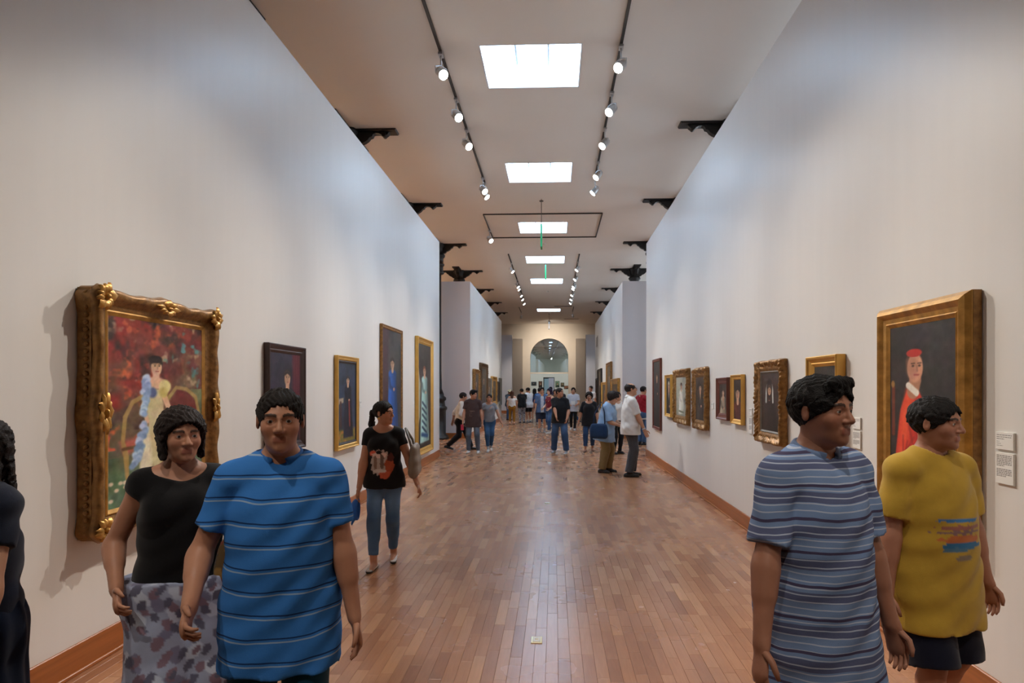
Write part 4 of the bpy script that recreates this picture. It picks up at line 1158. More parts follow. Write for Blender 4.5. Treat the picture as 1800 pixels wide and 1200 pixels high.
NAT = {}
def person(label, loc, rz, H=1.65, sex='m', skin='b', hair='short', hair_col=(30, 22, 20), top=None, bottom=None, shoes=None,
           lw=None, rw=None, lf=(-.09, 0, 0), rf=(.09, 0, 0), lean=0.0, twist=0.0, head=(0, 0, 0), fat=1.0, q=1, curl=(.5, .5), extra=None, side=0.0, epole=None):
    """local frame: +Y forward, +X to the person's right. lw/rw wrist targets (fractions of H), lf/rf ankle (x m, y m, heel lift)
    q: 0 close-up, 1 middle, 2 far"""
    VB, VH, VG = ((.010, .0033, .0075), (.014, .0072, .0115), (.018, .0108, .016))[q]
    root = empty('person', loc, rz, label, 'person')
    f = sex == 'f'
    sk = C3(SKIN[skin]); s_ = H / 1.70
    sw = (.090 if f else .101) * H; hw = .052 * H
    thigh = shin = .2425 * H; ank = .048 * H
    # pelvis height so both feet reach
    py = (lf[1] + rf[1]) / 2
    pz = .525 * H
    for fx, fy, li in (lf, rf):
        reach = (thigh + shin) * .996
        dz = math.sqrt(max(reach ** 2 - (abs(fx) - hw) ** 2 - (fy - py) ** 2, .01))
        pz = min(pz, dz + ank + li)
    o = np.array([side, py, pz])
    R = rotm('Z', twist) @ rotm('X', -lean)
    T = (R, o)
    W = lambda p: R @ np.asarray(p, float) + o
    legs = []
    for sgn, (fx, fy, li) in ((-1, lf), (1, rf)):
        hip = o + rotm('Z', twist * .4) @ np.array([sgn * hw, 0, 0]); an = np.array([fx, fy, ank + li])
        kn, an = ik(hip, an, thigh, shin, (sgn * .08, 1, 0)); legs.append((hip, kn, an, li))
    arms = []
    ua, fa = .172 * H, .150 * H
    for sgn, wt in ((-1, lw), (1, rw)):
        S = W((sgn * sw, 0, .276 * H))
        wt = np.array(wt, float) * H if wt is not None else np.array([sgn * (.150 if f else .158), .03, .475]) * H
        if wt is not None: wt = wt + np.array([side, py, 0])
        E_, Wr = ik(S, wt, ua, fa, (sgn * .45, -1, -.25) if epole is None else epole[0 if sgn < 0 else 1]); arms.append((S, E_, Wr))
    hR = R @ rotm('Z', head[0]) @ rotm('X', -head[1]) @ rotm('Y', head[2])
    nb = W((0, -.004 * H, .315 * H))
    hs = H * .131 / .218
    ho = nb + R @ np.array([0, .018 * H, .012 * H]) + hR @ np.array([0, 0, .078 * H])
    HF = (hR, ho)
    hp = lambda *p: np.array(p) * hs

    def torso_prims(e=0.0):
        P = []
        P.append(cone((-.040 * H, 0, .0), (.040 * H, 0, .0), (.064 if not f else .070) * H + e, (.064 if not f else .070) * H + e, T, (1, .82 * (.6 + .4 * fat), 1)))
        P.append(ell((0, .010 * H * fat, .095 * H), ((.078 if f else .084) * H * (.5 + .5 * fat) + e, .061 * H * fat + e, .10 * H), T))
        P.append(ell((0, .002 * H, .205 * H), ((.088 if f else .100) * H + e, .067 * H * (.6 + .4 * fat) + e, .10 * H + e), T))
        P.append(cone((-sw * .80, -.002, .279 * H), (sw * .80, -.002, .279 * H), .031 * H + e * .6, .031 * H + e * .6, T))
        for g in (-1, 1):
            P.append(cone((0, -.008 * H, .318 * H), (g * sw * .80, -.006 * H, .285 * H), .027 * H + e * .5, .027 * H + e * .6, T))
            if f: P.append(ell((g * .042 * H, .050 * H, .212 * H), (.042 * H + e * .5, .038 * H + e * .5, .042 * H + e * .5), T))
        return P
    def head_prims():
        A = lambda c, r: ell(hp(*c), hp(*r), HF)
        Cn = lambda a, b, r0, r1: cone(hp(*a), hp(*b), r0 * hs, r1 * hs, HF)
        return [(A((0, -.012, .028), (.074, .094, .084)), .02), (A((0, .028, -.025), (.060, .062, .084)), .03), (A((0, .045, -.073), (.041, .042, .036)), .025),
                (A((0, .076, -.092), (.019, .017, .016)), .015), (Cn((-.034, .074, .026), (.034, .074, .026), .012, .012), .014),
                (Cn((0, .090, .016), (0, .106, -.022), .006, .0125), .010), (A((-.0125, .095, -.027), (.0085, .011, .008)), .006), (A((.0125, .095, -.027), (.0085, .011, .008)), .006),
                (A((-.040, .056, -.022), (.022, .024, .024)), .02), (A((.040, .056, -.022), (.022, .024, .024)), .02),
                (Cn((-.017, .086, -.053), (.017, .086, -.053), .0062, .0062), .006), (Cn((-.014, .086, -.0635), (.014, .086, -.0635), .0075, .0075), .006),
                (A((-.078, -.008, .0), (.0085, .016, .029)), .006), (A((.078, -.008, .0), (.0085, .016, .029)), .006)]
    neck = [cone(nb + R @ np.array([0, -.006 * H, -.02 * H]), ho + hR @ hp(0, -.016, -.05), .036 * H * (1 if not f else .88), .031 * H * (1 if not f else .88))]
    tt = {'H': H, 'o': o, 'R': R}

    # ---- body: one skin
    pts = np.array([p for a in arms for p in a] + [p for l in legs for p in l[:3]] + [ho, o])
    lo = pts.min(0) - .20 * s_; hi = pts.max(0) + .20 * s_; lo[2] = -.02; hi[2] = ho[2] + .02
    F = Field(lo, hi, VB)
    for p in torso_prims(): F.add(p, .05)
    for g, (S, E_, Wr) in zip((-1, 1), arms):
        F.add(ell(S, np.array([.031, .033, .033]) * H), .03)
        F.add(cone(S, E_, .0285 * H, .0235 * H), .025); F.add(cone(E_, Wr, .0245 * H, .0160 * H), .02)
        F.add(cone(E_ + (Wr - E_) * .12, E_ + (Wr - E_) * .4, .026 * H, .022 * H), .02)
    for hip, kn, an, li in legs:
        F.add(cone(hip, kn, .050 * H, .033 * H), .04); F.add(cone(kn, an, .032 * H, .021 * H), .02)
        F.add(cone(kn + (an - kn) * .18 + (0, -.012 * H, 0), kn + (an - kn) * .45 + (0, -.010 * H, 0), .033 * H, .028 * H), .02)
        bare = 1.0 if (shoes or {}).get('kind') in (None, 'sandal', 'flat') else .6
        F.add(cone(an + (0, -.018 * H, -.024 * H), an + (0, .072 * H * bare, -.034 * H - li * .8 * bare), .021 * H * (.5 + .5 * bare), .014 * H * bare), .02)
    for p in neck: F.add(p, .03)
    # palms
    hands = []
    for g, (S, E_, Wr), cu in zip((-1, 1), arms, curl):
        d = (Wr - E_) / np.linalg.norm(Wr - E_)
        inw = np.array([-g, .15, 0.]); inw -= (inw @ d) * d; inw /= np.linalg.norm(inw)      # palm faces the thigh
        sd = np.cross(d, inw) * 1.0
        if sd[1] < 0: sd = -sd                                                            # thumb side forward
        hands.append((Wr, d, inw, sd, cu))
        Rm = np.stack([sd, inw, d], 1)
        F.add(cone((0, 0, .025 * s_), (0, 0, .085 * s_), .036 * s_, .042 * s_, (Rm, Wr), (1, .40, 1)), .02)
    V, Q = F.mesh()
    # head on its own finer grid, same skin object
    Fh = Field(ho - .17 * s_, ho + .17 * s_, VH)
    for p, k in head_prims(): Fh.add(p, k * hs * (1 if q < 2 else .6))
    for g in (-1, 1):
        if q == 0: Fh.cut(ell(hp(g * .089, -.006, .002), hp(.007, .009, .016), HF), .004)
        Fh.cut(ell(hp(g * .031, .094, .008), hp(.018, .013, .0105), HF), .012)
        if q < 2:
            Fh.add(ell(hp(g * .031, .0745, .008), hp(.0148, .0140, .0118), HF), .004)
            Fh.cut(ell(hp(g * .031, .090, .0072), hp(.0128, .014, .0046), HF), .002)
    for p in neck: Fh.add(p, .03)
    V2, Q2 = Fh.mesh()
    col = np.tile(sk, (len(V), 1))
    if shoes and shoes.get('kind') in ('sneaker', 'leather'):
        col[V[:, 2] < .10 * H] = C3((40, 38, 40) if shoes['kind'] == 'leather' else (186, 184, 182))
    L = ((V2 - ho) @ hR) / hs
    c2 = np.tile(sk, (len(V2), 1))
    lip = (abs(L[:, 0]) < .022) & (abs(L[:, 2] + .0585) < .0108) & (L[:, 1] > .078)
    c2[lip] = sk * .55 + C3((150, 66, 60)) * .45
    chk = np.clip(1 - np.hypot(abs(L[:, 0]) - .042, L[:, 2] + .02) / .03, 0, 1) * (L[:, 1] > .03)
    c2 = c2 * (1 - .22 * chk[:, None]) + C3((196, 110, 90)) * .22 * chk[:, None]
    br = (abs(abs(L[:, 0]) - .031) < .021) & (abs(L[:, 2] - .0315 + (abs(L[:, 0]) - .03) ** 2 * 12) < (.0055 if q == 0 else .008)) & (L[:, 1] > .05)
    c2[br] = C3(hair_col) * .8 + sk * .1
    VV = [V, V2]; QQ = [Q, Q2 + len(V)]; CC = [col, c2]; nb_ = len(V) + len(V2)
    # fingers: five chains rooted in the palm
    for (Wr, d, inw, sd, cu) in hands:
        mb = MB(); n = 7 if q == 0 else 5
        for i, (off, ln, rd) in enumerate(((.027, .072, .0085), (.009, .080, .0088), (-.009, .074, .0085), (-.026, .058, .0075))):
            p = Wr + d * .085 * s_ + sd * off * s_; dr = d.copy(); P = [p - d * .02 * s_, p]
            for k in range(3):
                a = cu * (.55 + .45 * k)
                dr = dr * math.cos(a) + inw * math.sin(a) if k == 0 else dr
                ax = np.cross(d, inw); M_ = np.array(Matrix.Rotation(cu * .8, 3, Vector(ax)))
                if k > 0: dr = M_ @ dr
                dr = dr / np.linalg.norm(dr); P.append(P[-1] + dr * ln * s_ * (.42, .33, .25)[k])
            mb.tube(P, [rd * 1.05 * s_, rd * s_, rd * s_, rd * .9 * s_, rd * .55 * s_], n)
        b0 = Wr + d * .03 * s_ + sd * .028 * s_
        t1 = b0 + (sd * .75 + d * .65 + inw * .2) * .034 * s_; t2 = t1 + (sd * .25 + d * .95 + inw * .35) * .028 * s_; t3 = t2 + (d * .95 + inw * .5) * .022 * s_
        mb.tube([b0 - sd * .012 * s_, b0, t1, t2, t3], [.012 * s_, .013 * s_, .0105 * s_, .0098 * s_, .006 * s_], n)
        fv = np.array([tuple(v) for v in mb.v])
        fq = np.array([fc if len(fc) == 4 else (fc[0], fc[1], fc[2], fc[2]) for fc in mb.f if len(fc) == 4])
        caps = []
        for fc in mb.f:
            if len(fc) != 4:
                for k in range(1, len(fc) - 2, 2): caps.append((fc[0], fc[k], fc[k + 1], fc[k + 2] if k + 2 < len(fc) else fc[k + 1]))
        fq = np.vstack([fq] + ([np.array([c_ for c_ in caps if len(set(c_)) == 4])] if any(len(set(c_)) == 4 for c_ in caps) else []))
        VV.append(fv); QQ.append(fq + nb_); CC.append(np.tile(sk * .97, (len(fv), 1))); nb_ += len(fv)
    link('body', np_mesh('body', np.vstack(VV), np.vstack(QQ), True, np.vstack(CC)), M['skin'], root)
    # ---- eyes
    if q < 2:
        for g in (-1, 1):
            mb = MB().lathe([(.0005, -1)] + [(math.sin(math.pi * k / 8), -math.cos(math.pi * k / 8)) for k in range(1, 8)] + [(.0005, 1)], 12, caps=False)
            ev = np.array(mb.v); ef = np.array(mb.f)
            r_ = np.hypot(ev[:, 0], ev[:, 1]); cc = np.tile(C3((214, 206, 198)), (len(ev), 1)); cc[(ev[:, 2] > 0) & (r_ < .6)] = C3((44, 28, 20))
            ev = ev[:, [0, 2, 1]] * .0118 * hs
            wv = (ev + hp(g * .031, .0752, .008)) @ hR.T + ho
            link('eye', np_mesh('eye', wv, ef[:, ::-1], True, cc), M['eye'], root)
    # ---- hair
    if hair:
        Fk = Field(ho - .20 * s_, ho + .20 * s_, VH * 1.1) if hair not in ('long', 'pony') else Field(ho - (.22 * s_, .26 * s_, .5 * s_), ho + .2 * s_, VH * 1.25)
        big = {'curly': .032, 'bob': .022, 'long': .016, 'pony': .010, 'short': .012, 'crop': .007, 'quiff': .014, 'bald': .006}[hair]
        hl = {'bald': .02}.get(hair, 0)
        A = lambda c, r, cl=(): ell(hp(*c), hp(*r), HF, cl)
        Fk.add(A((0, -.014, .032), (.076 + big, .097 + big, .084 + big)), 0)
        # hairline plane
        n = np.array([0, .65, -1.0]); p0 = np.array([0, .02, -.012])
        if hair in ('bob', 'curly', 'long'): n = np.array([0, 1.0, -.8]); p0 = np.array([0, .02, -.02])
        n /= np.linalg.norm(n)
        jag = lambda X, Y, Z: 0
        wn = hR @ n; Fk.clip(wn, float(wn @ (ho + hR @ (p0 * hs))))
        Fk.cut(A((0, .092, -.012), (.062, .062, .078 if hair != 'curly' else .066)), .008)
        if hair in ('short', 'crop', 'quiff', 'pony', 'bald'):
            for g in (-1, 1): Fk.cut(A((g * .092, -.007, -.003), (.024, .020, .032)), .006)
        if hair == 'bald':
            Fk.cut(A((0, .03, .12), (.066, .10, .075)), .01)
        if hair == 'quiff': Fk.add(cone(hp(-.04, .06, .10), hp(.04, .065, .10), .024 * hs, .022 * hs, HF), .02)
        if hair == 'bob':
            for g in (-1, 1): Fk.add(cone(hp(g * .075, -.01, .03), hp(g * .078, .012, -.085), .026 * hs, .018 * hs, HF, (.8, 1.5, 1)), .02)
            Fk.add(cone(hp(0, -.075, .02), hp(0, -.07, -.09), .05 * hs, .045 * hs, HF, (1.5, .7, 1)), .02)
        if hair == 'long':
            Fk.add(cone(hp(0, -.085, .02), hp(0, -.115, -.24), .055 * hs, .045 * hs, HF, (1.5, .7, 1)), .03)
            for g in (-1, 1): Fk.add(cone(hp(g * .075, -.02, .02), hp(g * .085, -.03, -.20), .024 * hs, .02 * hs, HF, (.9, 1.6, 1)), .02)
        if hair == 'pony':
            Fk.add(cone(hp(0, -.105, .01), hp(0, -.135, .0), .022 * hs, .026 * hs, HF), .01)
            Fk.add(cone(hp(0, -.135, .0), hp(-.02, -.155, -.12), .026 * hs, .030 * hs, HF), .02); Fk.add(cone(hp(-.02, -.155, -.12), hp(-.05, -.15, -.26), .030 * hs, .008 * hs, HF), .02)
        am = .010 if hair == 'curly' else .0042
        Fk.ripple(am * hs, lambda X, Y, Z: np.sin(X * 150 / s_ + 3 * np.sin(Z * 50 + Y * 30)) * np.sin(Y * 140 / s_ + 2.5 * np.sin(Z * 60 + X * 40)) * np.cos(Z * (110 if hair == 'curly' else 30) + Y * 50) + .5 * np.sin(X * 330 + Y * 260 + 2 * np.sin(Z * 90)))
        hv, hq = Fk.mesh()
        hc = C3(hair_col)
        link('hair', np_mesh('hair', hv, hq, True, np.tile(hc, (len(hv), 1))), M['hairm'], root)
    # ---- garments
    up = R @ np.array([0, 0, 1.0])
    if top:
        e = top.get('ease', .014); sl = top.get('sleeve', .55); hem = top.get('hem', -.06)       # hem in H above pelvis
        b_lo = pts.min(0) - .22 * s_; b_hi = pts.max(0) + .22 * s_; b_lo[2] = W((0, 0, hem * H))[2] - .12; b_hi[2] = nb[2] + .06
        if lean: b_lo[2] -= .1
        G = Field(b_lo, b_hi, VG)
        for p in torso_prims(e): G.add(p, .05)
        rb = ((.083 if f else .094) * (.5 + .5 * fat)) * H + e
        fl_ = top.get('flare', 1.0)
        G.add(cone((0, .004, .15 * H), (0, .004, hem * H), rb, (.112 * H + e) * fl_ if hem < -.03 else rb * fl_, T, (1, .78 * (.5 + .5 * fat), 1)), .05)
        if hem < -.03 and bottom:
            be = max(bottom.get('ease', .008), bottom.get('hem_ease', 0) if bottom.get('len', .95) <= .5 else 0) + .009
            for hip, kn, an, li in legs:
                G.add(ell(hip + (0, -.02 * H, -.01 * H), np.array([.056, .06, .065]) * H + be), .03)
                if bottom.get('kind') != 'skirt': G.add(cone(hip, kn, .054 * H + be, .046 * H + be), .04)
        if sl > 0:
            for g, (S, E_, Wr) in zip((-1, 1), arms):
                if sl <= 1:
                    c_ = S + (E_ - S) * sl; dd = (E_ - S) / np.linalg.norm(E_ - S)
                    G.add(ell(S, np.array([.032, .034, .033]) * H + e * .8), .025)
                    G.add(cone(S, c_ + dd * .05, .030 * H + e * .9, .027 * H + e * top.get('cuff', 1.05), None, (1, 1, 1), [(dd, float(dd @ c_))]), .012)
                else:
                    c_ = E_ + (Wr - E_) * (sl - 1); dd = (Wr - E_) / np.linalg.norm(Wr - E_)
                    G.add(cone(S, E_, .033 * H + e, .027 * H + e), .03); G.add(cone(E_, c_ + dd * .05, .027 * H + e, .022 * H + e, None, (1, 1, 1), [(dd, float(dd @ c_))]), .02)
        G.clip(-up, float(-up @ W((0, 0, hem * H))))
        nk = top.get('neck', 'crew')
        if nk != 'strap':
            G.cut(cone(nb + R @ np.array([0, -.004 * H, -.006 * H]), nb + R @ np.array([0, .01 * H, .09 * H]), .042 * H, .06 * H), .008)
            if nk == 'v': G.cut(cone(nb + R @ np.array([0, .06 * H, .02 * H]), nb + R @ np.array([0, .085 * H, -.045 * H]), .03 * H, .008 * H), .008)
            if nk == 'wide': G.cut(ell((0, .03 * H, .325 * H), (.062 * H, .08 * H, .035 * H), T), .01)
            if nk == 'open': G.cut(cone((0, .07 * H, .33 * H), (0, .115 * H, -.1 * H), .032 * H, .036 * H, T, (1, 2.2, 1)), .01)
        else:
            G.clip(up, float(up @ W((0, 0, .262 * H))))
        wk = top.get('wrinkle', 1.0)
        G.ripple(.0034 * wk, lambda X, Y, Z: np.sin(Z * 34 + 9 * X + 2.2 * np.sin(X * 17 + 1.3) + 1.4 * np.sin(Y * 22)) * np.sin(X * 13 + Y * 11 + .7) + .6 * np.sin(Z * 61 + X * 40 + Y * 25))
        gv, gq = G.mesh()
        m = top.get('mat') or M['cloth']
        link(top.get('name', 'shirt'), np_mesh('top', gv, gq, True, top.get('fn', colfn_plain(top.get('col', (120, 120, 120))))(gv, tt)), m, root)
        if top.get('collar'):
            K_ = Field(nb - .15, nb + .15, VG * .75)
            Rk = R @ rotm('X', -.32)
            def torus(X, Y, Z, c=nb + R @ np.array([0, .002, .006 * H]), r0=.047 * H, hgt=.020):
                x, y, z = X - c[0], Y - c[1], Z - c[2]
                qx = Rk[0, 0] * x + Rk[1, 0] * y + Rk[2, 0] * z; qy = Rk[0, 1] * x + Rk[1, 1] * y + Rk[2, 1] * z; qz = Rk[0, 2] * x + Rk[1, 2] * y + Rk[2, 2] * z
                rr = np.sqrt(qx ** 2 + qy ** 2) - (r0 - qz * .35); zz = np.maximum(abs(qz) - hgt, 0)
                d = np.sqrt(rr ** 2 + zz ** 2) - .0085
                return np.maximum(d, .5 * (.022 + (qz - hgt) * -.5 - np.hypot(qx, np.minimum(qy, 0) * 3)) * (qy > 0) - 1.0 * (qy <= 0))
            K_.add((nb - .14, nb + .14, torus), 0)
            kv, kq = K_.mesh()
            if len(kv): link('collar', np_mesh('collar', kv, kq, True, np.tile(C3(top.get('collar')), (len(kv), 1))), M['cloth'], root)
    if bottom:
        e = bottom.get('ease', .008); ln = bottom.get('len', .995); kind = bottom.get('kind', 'trousers')
        b_lo = np.minimum(np.min([l[2] for l in legs], 0), o) - .16 * s_; b_hi = np.maximum(np.max([l[1] for l in legs], 0), o) + .2 * s_
        b_lo[2] = -.0; b_hi[2] = pz + .12 * H
        G = Field(b_lo, b_hi, VG)
        G.add(cone((-.040 * H, 0, .0), (.040 * H, 0, .0), (.064 if not f else .071) * H + e, (.064 if not f else .071) * H + e, T, (1, .82 * (.6 + .4 * fat), 1)), .04)
        G.add(cone((0, 0, 0), (0, 0, .07 * H), .085 * H * (.5 + .5 * fat) + e * .5, .078 * H * (.5 + .5 * fat) + e * .5, T, (1, .72 * fat, 1)), .04)
        for g, (hip, kn, an, li) in zip((-1, 1), legs):
            e2 = bottom.get('hem_ease', e)
            if kind == 'skirt': continue
            G.add(ell(hip + (0, -.02 * H, -.01 * H), np.array([.056, .06, .065]) * H + e), .03)
            if ln <= .5:
                c_ = hip + (kn - hip) * (ln * 2); dd = (kn - hip) / np.linalg.norm(kn - hip)
                G.add(cone(hip, c_ + dd * .06, .053 * H + e, .045 * H + e2, None, (1, 1, 1), [(dd, float(dd @ c_))]), .03)
            else:
                c_ = kn + (an - kn) * ((ln - .5) * 2); dd = (an - kn) / np.linalg.norm(an - kn)
                G.add(cone(hip, kn, .052 * H + e, .036 * H + e), .04)
                G.add(cone(kn, c_ + dd * .05, .036 * H + (e + e2) / 2, .025 * H + e2, None, (1, 1, 1), [(dd, float(dd @ c_))]), .03)
                G.add(cone(kn + (an - kn) * .15 + (0, -.012 * H, 0), kn + (an - kn) * .45 + (0, -.008 * H, 0), .035 * H + e * .6, .030 * H + e * .6), .03)
        if kind == 'skirt':
            zb = bottom.get('zhem', .3) * H; mid = (legs[0][1] + legs[1][1]) / 2
            G.add(cone(o, (mid[0] * .7 + o[0] * .3, mid[1] * .6 + o[1] * .4, zb - .05), .085 * H + e, bottom.get('flare', .13) * H, None, (1, .8, 1), [((0, 0, -1), -zb)]), .04)
        G.clip(up, float(up @ W((0, 0, bottom.get('waist', .062) * H))))
        G.ripple(.0030, lambda X, Y, Z: np.sin(Z * 30 + 12 * X + 2 * np.sin(Y * 20)) * np.sin(X * 20 + Y * 16) + .7 * np.sin(Z * 75 + 6 * np.sin(X * 24)) * np.clip(1 - abs(Z - .06 * H) / .10, 0, 1) * (1 if kind != 'skirt' else 0) + (1.6 * np.sin(np.arctan2(Y - py, X) * 14) if kind == 'skirt' else 0))
        gv, gq = G.mesh()
        link(bottom.get('name', 'trousers'), np_mesh('bottom', gv, gq, True, bottom.get('fn', colfn_plain(bottom.get('col', (60, 60, 70))))(gv, tt)), bottom.get('mat') or M['cloth'], root)
    # ---- shoes
    if shoes:
        for g, (hip, kn, an, li) in zip((-1, 1), legs):
            yaw = shoes.get('turn', .12) * g * -1
            fR = rotm('Z', yaw) @ rotm('X', -min(li * 4.5, .9))
            toe0 = an + np.array([0, 0, -ank]) ; FR = (fR, an)
            nz = fR @ np.array([0, 0, 1.0]); bot = an + fR @ np.array([0, .02 * H * 0, -ank + .001])
            kd = shoes.get('kind', 'sneaker'); c_ = C3(shoes.get('col', (220, 218, 214)))
            G = Field(an - .26 * s_, an + .26 * s_, VG * .62)
            hgt = {'sneaker': .052, 'leather': .045, 'sandal': .018, 'flat': .03}[kd] * s_
            G.add(cone((0, -.034 * H, -ank + .03 * s_), (0, .09 * H, -ank + .022 * s_), .036 * s_, .030 * s_, FR, (1.0, 1.0, 1.0)), .02)
            G.add(cone((0, -.02 * H, -ank + hgt), (0, .05 * H, -ank + hgt * .62), .034 * s_, .032 * s_, FR), .03)
            if kd in ('sneaker',): G.add(cone((0, -.012 * H, -ank + .03), (0, -.008 * H, -ank + .085 * s_), .036 * s_, .036 * s_, FR), .02)
            tp = fR @ np.array([0, 0, 1.0])
            G.clip(-nz, float(-nz @ (bot + nz * .018 * s_)))
            if kd in ('sandal',): G.clip(nz, float(nz @ (bot + nz * .030 * s_)))
            elif kd == 'flat': G.clip(nz, float(nz @ (bot + nz * .060 * s_)))
            else: G.clip(nz, float(nz @ (bot + nz * (.105 if kd == 'sneaker' else .085) * s_)))
            gv, gq = G.mesh()
            so = link('sandal' if kd == 'sandal' else 'shoe', np_mesh('shoe', gv, gq, True, np.tile(c_, (len(gv), 1))), M['shoe'], root)
            G = Field(an - .26 * s_, an + .26 * s_, VG * .62)
            G.add(cone((0, -.034 * H, -ank + .03 * s_), (0, .092 * H, -ank + .022 * s_), .039 * s_, .033 * s_, FR), .02)
            G.clip(-nz, float(-nz @ bot)); G.clip(nz, float(nz @ (bot + nz * .022 * s_)))
            gv, gq = G.mesh()
            if len(gv): link('sole', np_mesh('sole', gv, gq, True), M['sole'] if shoes.get('sole', 1) else M['sole_dark'], so)
    info = {'root': root, 'head': HF, 'hs': hs, 'arms': arms, 'hands': hands, 'o': o, 'R': R, 'H': H, 'nb': nb, 's': s_, 'sw': sw, 'W': W, 'legs': legs}
    if extra: extra(info)
    return info

def to_world(info, p):
    r = info['root']; c, s = math.cos(r.rotation_euler.z), math.sin(r.rotation_euler.z)
    p = np.asarray(p, float)
    return np.array([r.location.x + c * p[0] - s * p[1], r.location.y + s * p[0] + c * p[1], p[2]])

def field_obj(name, prims, vox, col, mat, parent, clips=(), k=.02, cuts=()):
    lo = np.min([p[0] for p in prims], 0) - .03; hi = np.max([p[1] for p in prims], 0) + .03
    G = Field(lo, hi, vox)
    for p in prims: G.add(p, k)
    for p in cuts: G.cut(p, .01)
    for n, d in clips: G.clip(n, d)
    v, qd = G.mesh()
    return link(name, np_mesh(name, v, qd, True, np.tile(C3(col), (len(v), 1))), mat, parent)

def glasses(info, col=(24, 22, 22), shade=False):
    HF, hs = info['head'], info['hs']; mb = MB()
    P = lambda *p: tuple(HF[0] @ (np.array(p) * hs) + HF[1])
    for g in (-1, 1):
        ring = [P(g * .032 + .021 * math.cos(a), .097, .008 + .016 * math.sin(a)) for a in np.linspace(0, 2 * math.pi, 13)]
        mb.tube(ring, .0022 * hs, 5)
        mb.tube([P(g * .053, .096, .012), P(g * .078, .04, .014), P(g * .080, -.01, .008)], .002 * hs, 5)
        if shade: mb.add([P(g * .032 + .019 * math.cos(a), .0965, .008 + .014 * math.sin(a)) for a in np.linspace(0, 2 * math.pi, 12, endpoint=False)], [tuple(range(12))])
    mb.tube([P(-.012, .099, .010), P(.012, .099, .010)], .002 * hs, 5)
    mb.build('glasses', M['blackwood'], info['root'])
def necklace(info, col):
    nb, R, H = info['nb'], info['R'], info['H']; mb = MB()
    mb.tube([tuple(nb + R @ np.array([.055 * H * math.sin(a), .012 * H + .058 * H * math.cos(a) * (1 if abs(a) < 1.6 else .7), -.012 * H - .014 * H * math.cos(a)])) for a in np.linspace(-2.6, 2.6, 24)], .004, 5)
    mb.build('necklace', M['gold_pale'], info['root'])
# ------------------------------------------------------------------ who stands where
PI = math.pi
def near_pos(px, zc):                       # a place on the floor from its bearing and distance
    c, s = math.cos(YAW), math.sin(YAW); xc = (px - 932.3) / 1100 * zc
    return (c * xc - s * zc, s * xc + c * zc, 0)

M['polo_blue'] = stripe_mat('blue_polo_knit', (58, 124, 202), [(.078, 0, .005, (28, 58, 104)), (.078, .012, .005, (150, 176, 206))])
M['shirt_striped'] = stripe_mat('blue_grey_striped_cotton', (122, 146, 186), [(.105, 0, .034, (94, 102, 136)), (.022, 0, .004, (182, 192, 212)), (.105, .055, .009, (76, 70, 98))])

# --- foreground left: man in the blue striped polo, woman beside him, woman cut by the frame
person('man in a bright blue thin-striped polo shirt walking towards the viewer', near_pos(494, 2.28), PI + .28, 1.615, 'm', 'b', 'crop', (26, 20, 18),
       top=dict(name='polo_shirt', mat=M['polo_blue'], ease=.016, sleeve=.66, hem=-.135, neck='v', collar=(44, 104, 176), flare=1.06), bottom=dict(col=(16, 72, 96), ease=.016), shoes=dict(kind='sneaker', col=(70, 70, 74)),
       lw=(-.165, .04, .46), rw=(.15, .15, .57), lf=(-.10, .12, 0), rf=(.09, -.14, .03), head=(.10, .05, 0), fat=1.12, q=0, curl=(.45, .7))
def bag_b(i):
    pass
wb = person('dark-haired woman in black sleeveless top and grey floral trousers beside the blue polo', near_pos(318, 2.62), PI + .55, 1.53, 'f', 'b', 'bob', (34, 24, 22),
       top=dict(name='top', col=(16, 15, 18), ease=.012, sleeve=.12, hem=-.02, neck='wide'), bottom=dict(fn=colfn_floral((168, 176, 202), [(132, 132, 160), (204, 212, 230), (140, 116, 132), (104, 104, 126)]), ease=.05, hem_ease=.07, waist=.03),
       shoes=dict(kind='flat', col=(60, 50, 46)), lw=(-.14, .16, .60), rw=(.14, .10, .56), lf=(-.09, -.10, .02), rf=(.09, .12, 0), head=(.25, .06, 0), fat=1.08, q=0, curl=(.7, .6))
p = to_world(wb, (-.27, .10, .92))
bag = empty('shoulder_bag', tuple(p - (0, 0, .17)), PI + .55, 'brown and gold patterned shoulder bag hanging beside the woman in black top', 'bag')
link('pouch', (lambda G: np_mesh('pouch', *G[:2], True, colfn_floral((96, 74, 46), [(60, 52, 44), (150, 112, 58), (120, 60, 50)], 60)(G[0], {})))(
    Field((-.2, -.12, -.05), (.2, .12, .36), .009).add(cone((-.07, 0, .10), (.07, 0, .10), .085, .085, None, (1, .5, 1.1)), .02).add(cone((-.06, 0, .2), (.06, 0, .2), .07, .07, None, (1, .45, 1)), .03).clip((0, 0, 1), .26).mesh()), M['cloth'], bag)
MB().tube([(-.11, 0, .22), (-.10, .0, .40), (.0, -.03, .52), (.08, -.04, .42), (.11, 0, .22)], .009, 6).build('strap', M['umber'], bag)
